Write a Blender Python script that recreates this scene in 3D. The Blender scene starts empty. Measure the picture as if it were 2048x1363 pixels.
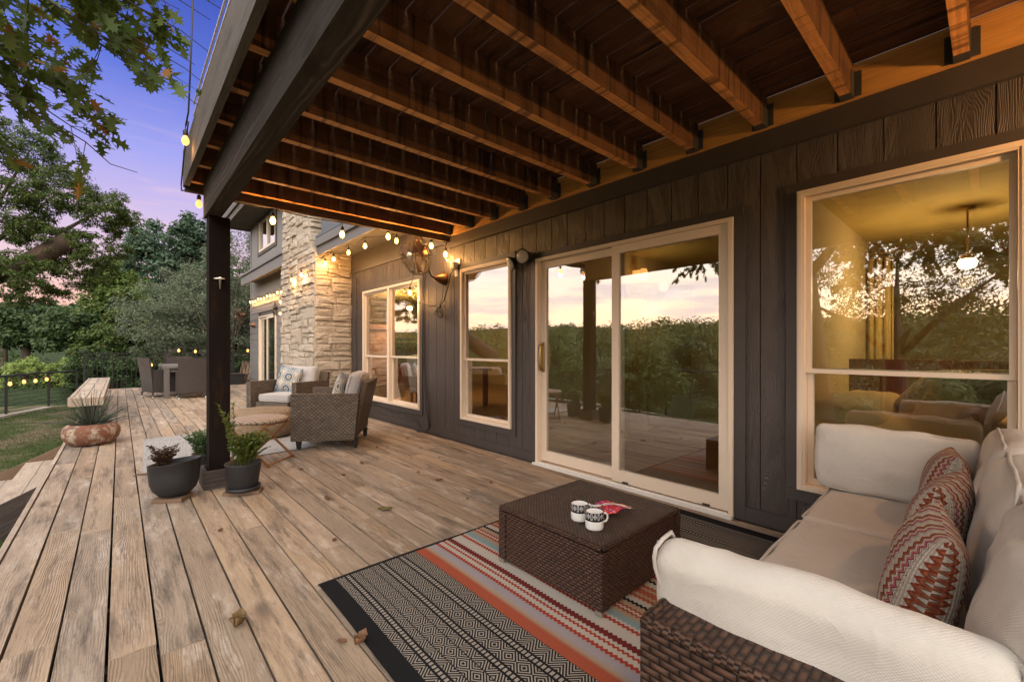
import bpy, bmesh, math, random
import numpy as np
from mathutils import Vector, Matrix, noise as mnoise

R = random.Random(11)
NR = np.random.default_rng(7)
rad = math.radians
SC = bpy.context.scene
COL = SC.collection
WM = {}          # world matrix of every object we make


# ---------------------------------------------------------------- objects
def tag(o, label=None, cat=None, group=None, kind=None):
    if label: o['label'] = label
    if cat: o['category'] = cat
    if group: o['group'] = group
    if kind: o['kind'] = kind
    return o


def thing(name, label, cat, loc=(0, 0, 0), rz=0.0, group=None):
    o = bpy.data.objects.new(name, None)
    COL.objects.link(o)
    o.empty_display_size = 0.1
    o.location = loc
    o.rotation_euler = (0, 0, rz)
    WM[o] = Matrix.Translation(loc) @ Matrix.Rotation(rz, 4, 'Z')
    return tag(o, label, cat, group)


def copy_tree(o, loc=None, rz=None, label=None, parent=None, scale=None):
    c = o.copy()
    COL.objects.link(c)
    if parent is not None: c.parent = parent
    if loc is not None: c.location = loc
    if rz is not None: c.rotation_euler = (0, 0, rz)
    if scale is not None: c.scale = scale
    if label: c['label'] = label
    for ch in list(o.children):
        copy_tree(ch, parent=c)
    return c


class MB:
    def __init__(s):
        s.v = []; s.f = []; s.uv = []; s.t = []

    def poly(s, pts, uv=None, tone=None):
        b = len(s.v)
        s.v.extend([tuple(p) for p in pts])
        s.f.append(tuple(range(b, b + len(pts))))
        s.uv.append(uv if uv else [(0, 0)] * len(pts))
        s.t.append(R.random() if tone is None else tone)

    def hexa(s, c, grain=0, tone=None, off=None):
        """eight corners c[i][j][k]; grain axis gets u."""
        tone = R.random() if tone is None else tone
        ou, ov = off if off else (R.random() * 40, R.random() * 40)
        C = lambda i, j, k: Vector(c[i * 4 + j * 2 + k])
        L = [(C(1, 0, 0) - C(0, 0, 0)).length, (C(0, 1, 0) - C(0, 0, 0)).length, (C(0, 0, 1) - C(0, 0, 0)).length]
        idx = [[(0, 0, 0), (0, 1, 0), (1, 1, 0), (1, 0, 0)], [(0, 0, 1), (1, 0, 1), (1, 1, 1), (0, 1, 1)],
               [(0, 0, 0), (1, 0, 0), (1, 0, 1), (0, 0, 1)], [(0, 1, 0), (0, 1, 1), (1, 1, 1), (1, 1, 0)],
               [(0, 0, 0), (0, 0, 1), (0, 1, 1), (0, 1, 0)], [(1, 0, 0), (1, 1, 0), (1, 1, 1), (1, 0, 1)]]
        ax = [(0, 1), (0, 1), (0, 2), (0, 2), (1, 2), (1, 2)]
        for q, (a, b) in zip(idx, ax):
            if b == grain: a, b = b, a
            dv = 0.31 * (ax.index((min(a, b), max(a, b))))
            s.poly([C(*p) for p in q], [(ou + p[a] * L[a], ov + dv + p[b] * L[b]) for p in q], tone)

    def box(s, x0, y0, z0, x1, y1, z1, grain=None, tone=None, off=None):
        if grain is None:
            d = (abs(x1 - x0), abs(y1 - y0), abs(z1 - z0)); grain = d.index(max(d))
        s.hexa([(x, y, z) for x in (x0, x1) for y in (y0, y1) for z in (z0, z1)], grain, tone, off)

    def obox(s, m, sx, sy, sz, grain=None, tone=None):
        """box centred on matrix m"""
        if grain is None:
            d = (sx, sy, sz); grain = d.index(max(d))
        s.hexa([m @ Vector((x, y, z)) for x in (-sx / 2, sx / 2) for y in (-sy / 2, sy / 2) for z in (-sz / 2, sz / 2)], grain, tone)

    def bar(s, a, b, w, h=None, up=(0, 0, 1), tone=None):
        a = Vector(a); b = Vector(b); d = b - a; L = d.length; d.normalize()
        u = Vector(up)
        if abs(d.dot(u)) > .98: u = Vector((1, 0, 0))
        y = u.cross(d).normalized(); z = d.cross(y)
        m = Matrix((d, y, z)).transposed().to_4x4(); m.translation = (a + b) / 2
        s.obox(m, L, w, h or w, 0, tone)

    def tube(s, pts, r, n=8, cap=True, tone=None, closed=False):
        pts = [Vector(p) for p in pts]
        m = len(pts)
        tone = R.random() if tone is None else tone
        rs = r if isinstance(r, (list, tuple)) else [r] * m
        base = len(s.v); prev = None; acc = 0; us = []
        for i, p in enumerate(pts):
            if closed: d = pts[(i + 1) % m] - pts[i - 1]
            else: d = pts[min(i + 1, m - 1)] - pts[max(i - 1, 0)]
            if d.length < 1e-9: d = Vector((0, 0, 1))
            d.normalize()
            if prev is None:
                a = Vector((0, 0, 1)) if abs(d.z) < .9 else Vector((1, 0, 0))
                prev = (a - d * a.dot(d)).normalized()
            else:
                prev = prev - d * prev.dot(d)
                if prev.length < 1e-6: prev = d.orthogonal()
                prev.normalize()
            e = d.cross(prev)
            if i: acc += (pts[i] - pts[i - 1]).length
            us.append(acc)
            for k in range(n):
                an = 2 * math.pi * k / n
                s.v.append(tuple(p + (prev * math.cos(an) + e * math.sin(an)) * rs[i]))
        for i in range(m if closed else m - 1):
            i2 = (i + 1) % m
            for k in range(n):
                k2 = (k + 1) % n
                s.f.append((base + i * n + k, base + i * n + k2, base + i2 * n + k2, base + i2 * n + k))
                u1 = us[i]; u2 = us[i2] if i2 else acc + .05
                c = 2 * math.pi * rs[i] / n
                s.uv.append([(u1, k * c), (u1, (k + 1) * c), (u2, (k + 1) * c), (u2, k * c)])
                s.t.append(tone)
        if cap and not closed:
            for i, rev in ((0, True), (m - 1, False)):
                f = tuple(base + i * n + k for k in range(n))
                s.f.append(f[::-1] if rev else f); s.uv.append([(0, 0)] * n); s.t.append(tone)

    def lathe(s, prof, n=24, c=(0, 0, 0), fn=None, tone=None, m=None):
        """profile of (r,z); uv = angle fraction, length along the profile"""
        tone = R.random() if tone is None else tone
        base = len(s.v); L = 0; ls = []
        for i, (r, z) in enumerate(prof):
            if i: L += math.hypot(r - prof[i - 1][0], z - prof[i - 1][1])
            ls.append(L)
            for k in range(n):
                a = 2 * math.pi * k / n
                p = Vector((r * math.cos(a), r * math.sin(a), z))
                if fn: p = Vector(fn(p))
                if m is not None: p = m @ p
                s.v.append(tuple(p + Vector(c)))
        for i in range(len(prof) - 1):
            for k in range(n):
                k2 = (k + 1) % n
                s.f.append((base + i * n + k, base + i * n + k2, base + (i + 1) * n + k2, base + (i + 1) * n + k))
                s.uv.append([(k / n, ls[i]), ((k + 1) / n, ls[i]), ((k + 1) / n, ls[i + 1]), (k / n, ls[i + 1])])
                s.t.append(tone)
        for i, rev in ((0, True), (len(prof) - 1, False)):
            if prof[i][0] > 1e-4:
                f = tuple(base + i * n + k for k in range(n))
                s.f.append(f[::-1] if rev else f); s.uv.append([(0, 0)] * n); s.t.append(tone)

    def rbox(s, m, sx, sy, sz, r, div=6, puff=(0, 0, 0), wr=0.0, seed=0.0, tone=None):
        """soft rounded box centred on matrix m"""
        h = (sx / 2, sy / 2, sz / 2)
        tone = R.random() if tone is None else tone

        def axis(hh):
            rr = min(r, hh * .95); inner = hh - rr
            e = [-hh + rr * t for t in (0, .12, .4, .72)]
            mid = [-inner + 2 * inner * i / div for i in range(div + 1)]
            return e + mid + [-x for x in e[::-1]]
        A = [axis(x) for x in h]

        def shape(p):
            q = Vector(p); inn = Vector([max(-(h[i] - min(r, h[i] * .95)), min(h[i] - min(r, h[i] * .95), q[i])) for i in range(3)])
            d = q - inn
            if d.length > 1e-9:
                rr = [min(r, h[i] * .95) for i in range(3)]
                dn = Vector([d[i] / rr[i] for i in range(3)]).normalized()
                q = inn + Vector([dn[i] * rr[i] for i in range(3)])
            n_ = [q[i] / h[i] for i in range(3)]
            for i in range(3):
                if puff[i]:
                    j, k = [x for x in range(3) if x != i]
                    q[i] += math.copysign(1, n_[i]) * puff[i] * max(0, 1 - n_[j] ** 2) * max(0, 1 - n_[k] ** 2) * abs(n_[i])
            if wr:
                w = mnoise.noise_vector(q * 5 + Vector((seed, seed * 2, 0))) * wr + mnoise.noise_vector(q * 15 + Vector((0, seed, 3))) * wr * .45 + mnoise.noise_vector(Vector((q.x * 9, q.y * 9, q.z * 40)) + Vector((seed, 2, 1))) * wr * .18
                q += w
            return m @ q
        for i in range(3):
            j, k = [(1, 2), (2, 0), (0, 1)][i]
            for sg in (-1, 1):
                for a in range(len(A[j]) - 1):
                    for b in range(len(A[k]) - 1):
                        qs = []; uv = []
                        for (aa, bb) in ((a, b), (a + 1, b), (a + 1, b + 1), (a, b + 1)):
                            p = [0, 0, 0]; p[i] = sg * h[i]; p[j] = A[j][aa]; p[k] = A[k][bb]
                            qs.append(shape(p)); uv.append((p[j] + i * 1.7 + sg, p[k]))
                        if sg < 0: qs.reverse(); uv.reverse()
                        s.poly(qs, uv, tone)

    def pillow(s, m, w, hgt, th, n=14, wr=.006, seed=0.0, pinch=.12):
        tone = R.random()
        def pt(a, b, sg):
            e = (max(0, 1 - abs(a) ** 2.6) * max(0, 1 - abs(b) ** 2.6)) ** .55
            k = 1 - pinch * .5 * (1 - abs(a) ** 2) * abs(b) ** 3
            k2 = 1 - pinch * .5 * (1 - abs(b) ** 2) * abs(a) ** 3
            q = Vector((a * w / 2 * k2, b * hgt / 2 * k, sg * th / 2 * e))
            q += mnoise.noise_vector(q * 8 + Vector((seed, 0, seed))) * wr * (e ** .3 if e > 0 else 0)
            return m @ q
        for sg in (-1, 1):
            for i in range(n):
                for j in range(n):
                    q = []; uv = []
                    for (x, y) in ((i, j), (i + 1, j), (i + 1, j + 1), (i, j + 1)):
                        a = math.sin((x / n - .5) * math.pi); b = math.sin((y / n - .5) * math.pi)
                        q.append(pt(a, b, sg)); uv.append((a * w / 2 + (3 if sg < 0 else 0), b * hgt / 2))
                    if sg < 0: q.reverse(); uv.reverse()
                    s.poly(q, uv, tone)

    def build(s, name, mat, parent=None, smooth=False, label=None, world=True, weld=False, kind=None):
        me = bpy.data.meshes.new(name)
        v = s.v
        if parent is not None and world and parent in WM:
            inv = WM[parent].inverted(); v = [inv @ Vector(p) for p in v]
        me.from_pydata(v, [], s.f)
        uvl = me.uv_layers.new(name='UVMap')
        flat = [c for u in s.uv for p in u for c in p]
        uvl.data.foreach_set('uv', flat)
        at = me.attributes.new('tone', 'FLOAT', 'FACE')
        at.data.foreach_set('value', s.t)
        me.materials.append(mat)
        if weld:
            bm = bmesh.new(); bm.from_mesh(me)
            bmesh.ops.remove_doubles(bm, verts=bm.verts, dist=1e-4)
            bm.to_mesh(me); bm.free()
        if smooth:
            me.polygons.foreach_set('use_smooth', [True] * len(me.polygons))
        me.update()
        o = bpy.data.objects.new(name, me)
        COL.objects.link(o)
        if parent is not None:
            o.parent = parent
            WM[o] = WM.get(parent, Matrix())
        else:
            WM[o] = Matrix()
        if label: o['label'] = label
        if kind: o['kind'] = kind
        return o


def I(x=0, y=0, z=0):
    return Matrix.Translation((x, y, z))


def bevel(o, w, seg=2):
    md = o.modifiers.new('bevel', 'BEVEL'); md.width = w; md.segments = seg; md.limit_method = 'ANGLE'
    md.angle_limit = rad(40)
    return o


# ---------------------------------------------------------------- leaves, as arrays
DIAMOND = np.array([[0, 0, 0], [.28, .45, .05], [0, 1, -.03], [-.28, .45, .05]])
LANCE = np.array([[0, 0, 0], [.16, .4, .04], [0, 1, -.06], [-.16, .4, .04]])
_h = [(0, 0), (.05, .12), (.22, .1), (.12, .26), (.16, .34), (.44, .36), (.34, .44), (.17, .48), (.15, .58), (.4, .74), (.24, .74), (.13, .76), (.17, .92), (.06, .88)]
OAK = np.array([[x, y, .12 * abs(x)] for x, y in _h] + [[0, 1.06, -.03]] + [[-x, y, .12 * abs(x)] for x, y in _h[:0:-1]])
BLADE = np.array([[-.5, 0, 0], [.5, 0, 0], [.0, 1, 0]])


def leaf_mesh(name, pos, direc, nrm, size, tmpl, mat, parent=None, widths=None, flat=False):
    n = len(pos); k = len(tmpl)
    if flat:                                        # lay each leaf square to its outward normal
        nn = nrm / (np.linalg.norm(nrm, axis=1, keepdims=True) + 1e-9)
        direc = direc - nn * (direc * nn).sum(1, keepdims=True)
    d = direc / (np.linalg.norm(direc, axis=1, keepdims=True) + 1e-9)
    x = np.cross(d, nrm); x /= (np.linalg.norm(x, axis=1, keepdims=True) + 1e-9)
    z = np.cross(x, d)
    sz = size.reshape(-1, 1, 1)
    wd = sz if widths is None else widths.reshape(-1, 1, 1)
    V = pos[:, None, :] + wd * tmpl[None, :, 0:1] * x[:, None, :] + sz * tmpl[None, :, 1:2] * d[:, None, :] + sz * tmpl[None, :, 2:3] * z[:, None, :]
    V = V.reshape(-1, 3).astype(np.float32)
    me = bpy.data.meshes.new(name)
    me.vertices.add(n * k); me.vertices.foreach_set('co', V.ravel())
    me.loops.add(n * k); me.loops.foreach_set('vertex_index', np.arange(n * k, dtype=np.int32))
    me.polygons.add(n); me.polygons.foreach_set('loop_start', np.arange(0, n * k, k, dtype=np.int32))
    me.polygons.foreach_set('loop_total', np.full(n, k, dtype=np.int32))
    at = me.attributes.new('tone', 'FLOAT', 'FACE')
    at.data.foreach_set('value', NR.random(n).astype(np.float32))
    me.materials.append(mat)
    me.update(calc_edges=True); me.validate()
    o = bpy.data.objects.new(name, me); COL.objects.link(o)
    if parent is not None: o.parent = parent
    WM[o] = WM.get(parent, Matrix()) if parent is not None else Matrix()
    return o


def rdir(n):
    a = NR.normal(size=(n, 3)); return a / np.linalg.norm(a, axis=1, keepdims=True)


def crown_points(blobs, n, clump=.28, k=None):
    """points gathered into clumps that fill ellipsoid blobs (cx,cy,cz,rx,ry,rz)"""
    vol = np.array([b[3] * b[4] * b[5] for b in blobs]) ** .8; vol /= vol.sum()
    out = []; nrm = []
    for b, w in zip(blobs, vol):
        nb = max(10, int(n * w)); kk = max(4, int((k or 60) * w * len(blobs) ** .5))
        u = rdir(kk); rr = (.35 + .65 * NR.random(kk)) ** .6
        cc = u * rr[:, None]
        cr = clump * (.6 + .8 * NR.random(kk))
        pick = NR.integers(0, kk, nb)
        q = rdir(nb); q *= (NR.random(nb) ** .4)[:, None]
        q[:, 2] *= .75
        p = cc[pick] + q * cr[pick][:, None]
        out.append(p * np.array(b[3:6]) + np.array(b[0:3]))
        nrm.append(q + np.array([0, 0, .6]))
    return np.concatenate(out), np.concatenate(nrm)
# ---------------------------------------------------------------- node expressions
class X:
    """a socket (or number) with arithmetic, for writing node trees as formulas"""
    nt = None

    def __init__(s, v): s.v = v

    @staticmethod
    def m(op, *a, clamp=False):
        n = X.nt.nodes.new('ShaderNodeMath'); n.operation = op; n.use_clamp = clamp
        for i, q in enumerate(a):
            q = q.v if isinstance(q, X) else q
            if isinstance(q, (int, float)): n.inputs[i].default_value = q
            else: X.nt.links.new(q, n.inputs[i])
        return X(n.outputs[0])
    def __add__(s, o): return X.m('ADD', s, o)
    __radd__ = __add__
    def __sub__(s, o): return X.m('SUBTRACT', s, o)
    def __rsub__(s, o): return X.m('SUBTRACT', o, s)
    def __mul__(s, o): return X.m('MULTIPLY', s, o)
    __rmul__ = __mul__
    def __truediv__(s, o): return X.m('DIVIDE', s, o)
    def __gt__(s, o): return X.m('GREATER_THAN', s, o)
    def __lt__(s, o): return X.m('LESS_THAN', s, o)
    def abs(s): return X.m('ABSOLUTE', s)
    def frac(s): return X.m('FRACT', s)
    def floor(s): return X.m('FLOOR', s)
    def sin(s): return X.m('SINE', s)
    def pow(s, e): return X.m('POWER', s, e)
    def mn(s, o): return X.m('MINIMUM', s, o)
    def mx(s, o): return X.m('MAXIMUM', s, o)
    def clamp(s): return X.m('ADD', s, 0.0, clamp=True)
    def tri(s): return (s.frac() - .5).abs() * 2.0       # 0..1 triangle
    def ss(s, a, b):
        n = X.nt.nodes.new('ShaderNodeMapRange'); n.interpolation_type = 'SMOOTHSTEP'
        X.nt.links.new(s.v, n.inputs[0]); n.inputs[1].default_value = a; n.inputs[2].default_value = b
        return X(n.outputs[0])


def vec(x, y, z=0.0):
    n = X.nt.nodes.new('ShaderNodeCombineXYZ')
    for i, q in enumerate((x, y, z)):
        q = q.v if isinstance(q, X) else q
        if isinstance(q, (int, float)): n.inputs[i].default_value = q
        else: X.nt.links.new(q, n.inputs[i])
    return n.outputs[0]


def noi(v, scale=1.0, detail=3.0, rough=.55, dist=0.0):
    n = X.nt.nodes.new('ShaderNodeTexNoise')
    X.nt.links.new(v, n.inputs['Vector'])
    n.inputs['Scale'].default_value = scale; n.inputs['Detail'].default_value = detail
    n.inputs['Roughness'].default_value = rough; n.inputs['Distortion'].default_value = dist
    return X(n.outputs[0])


def voro(v, scale=1.0, feature='F1'):
    n = X.nt.nodes.new('ShaderNodeTexVoronoi'); n.feature = feature
    X.nt.links.new(v, n.inputs['Vector']); n.inputs['Scale'].default_value = scale
    return X(n.outputs['Distance'])


def mixc(f, a, b, mode='MIX'):
    n = X.nt.nodes.new('ShaderNodeMix'); n.data_type = 'RGBA'; n.blend_type = mode
    for i, q in ((0, f), (6, a), (7, b)):
        q = q.v if isinstance(q, X) else q
        if isinstance(q, (int, float)): n.inputs[i].default_value = q
        elif isinstance(q, tuple): n.inputs[i].default_value = (*q, 1)
        else: X.nt.links.new(q, n.inputs[i])
    return n.outputs[2]


def scalec(c, f):
    n = X.nt.nodes.new('ShaderNodeVectorMath'); n.operation = 'SCALE'
    if isinstance(c, tuple): n.inputs[0].default_value = c
    else: X.nt.links.new(c, n.inputs[0])
    f = f.v if isinstance(f, X) else f
    if isinstance(f, (int, float)): n.inputs['Scale'].default_value = f
    else: X.nt.links.new(f, n.inputs['Scale'])
    return n.outputs[0]


def ramp(f, stops, const=False):
    n = X.nt.nodes.new('ShaderNodeValToRGB'); r = n.color_ramp
    if const: r.interpolation = 'CONSTANT'
    while len(r.elements) > 1: r.elements.remove(r.elements[-1])
    r.elements[0].position = stops[0][0]; r.elements[0].color = (*stops[0][1], 1)
    for p, c in stops[1:]:
        e = r.elements.new(p); e.color = (*c, 1)
    X.nt.links.new(f.v, n.inputs[0])
    return n.outputs[0]


def uvs():
    n = X.nt.nodes.new('ShaderNodeUVMap'); n.uv_map = 'UVMap'
    s = X.nt.nodes.new('ShaderNodeSeparateXYZ'); X.nt.links.new(n.outputs[0], s.inputs[0])
    return X(s.outputs[0]), X(s.outputs[1])


def objc():
    n = X.nt.nodes.new('ShaderNodeTexCoord')
    return n.outputs['Object']


def sep(v):
    s = X.nt.nodes.new('ShaderNodeSeparateXYZ'); X.nt.links.new(v, s.inputs[0])
    return X(s.outputs[0]), X(s.outputs[1]), X(s.outputs[2])


def tone():
    n = X.nt.nodes.new('ShaderNodeAttribute'); n.attribute_name = 'tone'
    return X(n.outputs['Fac'])


class Mat:
    def __init__(s, name):
        s.m = bpy.data.materials.new(name); s.m.use_nodes = True
        s.nt = X.nt = s.m.node_tree
        s.b = s.nt.nodes['Principled BSDF']; s.out = s.nt.nodes['Material Output']

    def set(s, color=None, rough=None, bump=None, bs=.3, bd=.01, metal=None, spec=None, **kw):
        def put(name, q):
            if q is None: return
            q = q.v if isinstance(q, X) else q
            i = s.b.inputs[name]
            if isinstance(q, (int, float)): i.default_value = q
            elif isinstance(q, tuple): i.default_value = (*q, 1) if len(q) == 3 else q
            else: s.nt.links.new(q, i)
        put('Base Color', color); put('Roughness', rough); put('Metallic', metal); put('Specular IOR Level', spec)
        for k, q in kw.items(): put(k, q)
        if bump is not None:
            n = s.nt.nodes.new('ShaderNodeBump'); n.inputs['Strength'].default_value = bs; n.inputs['Distance'].default_value = bd
            s.nt.links.new(bump.v if isinstance(bump, X) else bump, n.inputs['Height'])
            s.nt.links.new(n.outputs[0], s.b.inputs['Normal'])
        return s.m


M = {}


def plain(key, c, rough=.6, metal=0.0, spec=.5, n=.12, sc=30.0, bs=.15):
    m = Mat(key)
    o = objc(); t = noi(o, sc, 4)
    col = scalec(c, t * (2 * n) + (1 - n))
    M[key] = m.set(col, rough, t, bs, .003, metal, spec)


def wood(key, ca, cb, cs, stain=.5, pale=None, freq=70.0, rough=.75, bs=.35, drip=0.0, spec=.25, rs=.22, light=None, var=.18):
    """ca,cb: board tones; cs: stain colour; pale: worn patches"""
    m = Mat(key); u, v = uvs(); t = tone(); off = t * 37.0
    n1 = noi(vec(u * .8 + off, v * 5.5, off), 1, 3, .5, .6)
    knot = voro(vec(u * 1.5 + off, v * 4.0, off), 1.0)
    kk = 1 - knot.ss(0.02, .22)
    g = v + (n1 - .5) * .16 + kk * .05
    ring = (g * (freq * 6.28)).sin() * .5 + .5
    ring = ring * noi(vec(u * .5 + off, v * 9, off), 1, 2).ss(.3, .65)
    fine = noi(vec(u * 11 + off, v * 210, off), 1, 5, .72)
    med = noi(vec(u * 3 + off, v * 40, off), 1, 4, .6)
    st = noi(vec(u * 1.5 + off * 1.7, v * 13, off), 1, 8, .72)
    sm = (st.ss(.47, .70) * stain).clamp()
    col = mixc(X.m('FRACT', t * 7.13), ca, cb)
    col = scalec(col, fine * .55 + med * .45 + .50)
    col = scalec(col, (1 - ring * rs) * (1 - var * .6 + X.m('FRACT', t * 3.71) * var))
    if light: col = mixc(ring.pow(2.0) * .8, col, light)
    if pale:
        pm = noi(vec(u * 2.6 + off * .7, v * 9 + 5, off), 1, 7, .72).ss(.5, .72)
        col = mixc(pm * .5, col, pale)
        sp = noi(vec(u * 16 + off, v * 55, off), 1, 4, .7).ss(.56, .74)
        col = mixc(sp * .45, col, cs)
    col = mixc(sm, col, cs)
    col = mixc(kk * .6, col, cs)
    if drip:
        dr = noi(vec(u * 22, v * .8, 3.3), 1, 3, .6).ss(.5, .68)
        col = mixc(dr * drip, col, cs)
    M[key] = m.set(col, rough, fine * .5 + ring * .35 + med * .3 - kk * .3, bs, .004, spec=spec)


def wicker(key, dark, light, pu=.016, pv=.0085, rough=.45, diag=False, bs=.9):
    m = Mat(key); u, v = uvs()
    if diag:
        a = (u + v) / pu; b = (u - v) / pu
        h = ((a * 6.283).sin().abs()).mx((b * 6.283).sin().abs()).pow(3.0)
        ridge = h; rowid = a.floor() + b.floor() * 7.0
    else:
        row = (v / pv).floor(); ph = u / pu + row * .5
        over = ((ph * 3.14159).sin().abs()).pow(.6)
        prof = (((v / pv).frac() * 3.14159).sin()).pow(.5)
        ridge = over * prof; rowid = row + (u / pu + row * .5).floor() * 13.7
    rn = noi(vec(rowid, rowid * .37, 1.0), 1.7, 0)
    big = noi(vec(u, v, 2.0), 9, 3)
    col = mixc((ridge * (rn * .9 + .35) * (big * .6 + .7)).clamp(), dark, light)
    M[key] = m.set(col, rough, ridge, bs, .008, spec=.3)


def foliage(key, c1, c2, c3, rough=.55, trans=.35):
    m = Mat(key); t = tone(); o = objc()
    big = noi(o, .55, 3)
    col = mixc((t * .7 + big * .6 - .25).clamp(), c1, c2)
    col = mixc(t.ss(.9, .99), col, c3)
    s = m.set(col, rough, spec=.3)
    tr = m.nt.nodes.new('ShaderNodeBsdfTranslucent'); m.nt.links.new(col, tr.inputs[0])
    mx = m.nt.nodes.new('ShaderNodeMixShader'); mx.inputs[0].default_value = trans
    m.nt.links.new(m.b.outputs[0], mx.inputs[1]); m.nt.links.new(tr.outputs[0], mx.inputs[2])
    m.nt.links.new(mx.outputs[0], m.out.inputs[0])
    M[key] = s


# --- timber
wood('deck_wood', (.385, .278, .184), (.32, .256, .196), (.085, .066, .054), .85, (.63, .555, .475), 95, .8, .9, rs=.27, var=.40)
wood('bench_wood', (.46, .36, .27), (.40, .33, .26), (.16, .135, .115), .4, (.6, .52, .44), 70, .75, .4)
wood('table_wood', (.13, .115, .105), (.165, .145, .125), (.09, .08, .07), .4, None, 80, .75, .3)
wood('joist_wood', (.68, .315, .10), (.60, .265, .085), (.055, .028, .014), .55, None, 45, .62, .3, drip=.75)  # undersides: warm lamp glow put into a brighter orange base
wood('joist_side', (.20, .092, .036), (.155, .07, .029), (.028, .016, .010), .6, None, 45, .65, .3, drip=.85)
wood('ledger_wood', (.62, .31, .085), (.52, .25, .065), (.10, .05, .02), .4, None, 40, .62, .3)
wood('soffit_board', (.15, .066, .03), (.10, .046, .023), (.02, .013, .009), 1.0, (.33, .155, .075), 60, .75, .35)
wood('dark_timber', (.075, .058, .05), (.06, .047, .04), (.022, .017, .015), .5, (.14, .115, .10), 34, .8, .9)
wood('beam_wood', (.062, .050, .043), (.054, .043, .038), (.014, .011, .009), .4, (.085, .07, .06), 26, .85, 1.0, rs=.8, light=(.15, .12, .10), spec=.1)
wood('gray_timber', (.145, .124, .108), (.115, .099, .087), (.035, .028, .025), .55, (.19, .17, .155), 50, .85, .6)
wood('post_wood', (.015, .010, .008), (.014, .009, .007), (.007, .005, .004), .4, (.05, .026, .013), 50, .85, .5, spec=.08)
wood('teak', (.33, .15, .055), (.27, .12, .045), (.09, .045, .02), .3, None, 60, .55, .2)
wood('scrap_wood', (.22, .14, .09), (.18, .12, .08), (.06, .045, .035), .5, None, 60, .8, .4)
wood('bark', (.10, .075, .055), (.075, .055, .042), (.03, .022, .018), .5, (.16, .12, .09), 25, .9, 1.0)
wood('cut_bark', (.055, .036, .025), (.042, .03, .022), (.03, .022, .017), .7, (.19, .11, .06), 25, .9, 1.0)
wood('oak_floor', (.42, .26, .13), (.36, .21, .10), (.15, .08, .04), .3, None, 50, .4, .1)
wood('cabinet_wood', (.24, .09, .055), (.20, .075, .045), (.08, .03, .02), .3, None, 50, .4, .1)

# --- painted siding, pressed wood grain
m = Mat('siding'); u, v = uvs(); t = tone(); off = t * 37.0
n1 = noi(vec(u * 1.4 + off, v * 6, off), 1, 3, .5, .8)
ring = ((v + (n1 - .5) * .3) * (105 * 6.28)).sin()
ring = ring * noi(vec(u * 1.1 + off, v * 5, off + 3.0), 1, 2).ss(.1, .5)
fine = noi(vec(u * 30 + off, v * 150, off), 1, 3)
mot = noi(vec(u * 2 + off, v * 4, off), 1, 4)
M['siding'] = m.set(scalec((.062, .049, .043), mot * .45 + fine * .2 + .70), .52, ring * .8 + fine * .6, .52, .0028, spec=.5)
m = Mat('trim_paint'); o = objc(); n1 = noi(o, 6, 5); n2 = noi(o, 90, 3)
M['trim_paint'] = m.set(scalec((.056, .046, .042), n1 * .35 + .83), .5, n2 + n1, .25, .003)
m = Mat('lap_paint'); o = objc(); n1 = noi(o, 3, 5)
M['lap_paint'] = m.set(scalec((.135, .125, .120), n1 * .3 + .85), .6, n1, .2, .004)
m = Mat('upper_paint'); u, v = uvs(); n1 = noi(vec(u * .7, v * 30), 1, 4)
M['upper_paint'] = m.set(scalec((.17, .165, .16), n1 * .7 + .65), .6, n1, .3, .004)
m = Mat('vinyl'); o = objc(); n1 = noi(o, 5, 5); n2 = noi(o, 60, 3)
M['vinyl'] = m.set(mixc(n1.ss(.55, .8) * .25, (.72, .60, .47), (.55, .43, .31)), .45, n2, .08, .002)
plain('slate', (.075, .085, .10), .5, n=.25, sc=5)
plain('sash_dark', (.05, .043, .038), .5)

# --- stone chimney
m = Mat('limestone'); o = objc(); t = tone()
a = noi(o, 3.0, 5, .6); b = noi(o, 22, 6, .65)
c = mixc(t, (.50, .43, .345), (.40, .33, .255)); c = mixc(a.ss(.5, .75) * .5, c, (.38, .31, .24))
c = mixc(b.ss(.6, .8) * .5, c, (.68, .63, .55))
M['limestone'] = m.set(c, .9, a * .6 + b * .7, 1.0, .05, spec=.2)
m = Mat('mortar'); o = objc(); b = noi(o, 40, 5)
M['mortar'] = m.set(scalec((.46, .41, .34), b * .5 + .7), .95, b, .6, .01)

# --- glass
m = Mat('glass')
lw = m.nt.nodes.new('ShaderNodeLayerWeight'); lw.inputs[0].default_value = .5
f = (X(lw.outputs['Facing']).pow(3.0) * .60 + .23).clamp()
tr = m.nt.nodes.new('ShaderNodeBsdfTransparent'); tr.inputs[0].default_value = (.93, .94, .92, 1)
gl = m.nt.nodes.new('ShaderNodeBsdfGlossy'); gl.inputs['Roughness'].default_value = 0.0; gl.inputs[0].default_value = (.95, .95, .95, 1)
mx = m.nt.nodes.new('ShaderNodeMixShader')
m.nt.links.new(f.v, mx.inputs[0]); m.nt.links.new(tr.outputs[0], mx.inputs[1]); m.nt.links.new(gl.outputs[0], mx.inputs[2])
m.nt.links.new(mx.outputs[0], m.out.inputs[0]); M['glass'] = m.m
m = Mat('clear_glass'); tr = m.nt.nodes.new('ShaderNodeBsdfTransparent'); tr.inputs[0].default_value = (.95, .93, .88, 1)
mx = m.nt.nodes.new('ShaderNodeMixShader'); mx.inputs[0].default_value = .12
m.set((.8, .8, .8), .1); m.nt.links.new(tr.outputs[0], mx.inputs[1]); m.nt.links.new(m.b.outputs[0], mx.inputs[2])
m.nt.links.new(mx.outputs[0], m.out.inputs[0]); M['clear_glass'] = m.m


def glow(key, c, s):
    m = Mat(key)
    m.set(c, .4, **{'Emission Color': c, 'Emission Strength': s}); M[key] = m.m


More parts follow.
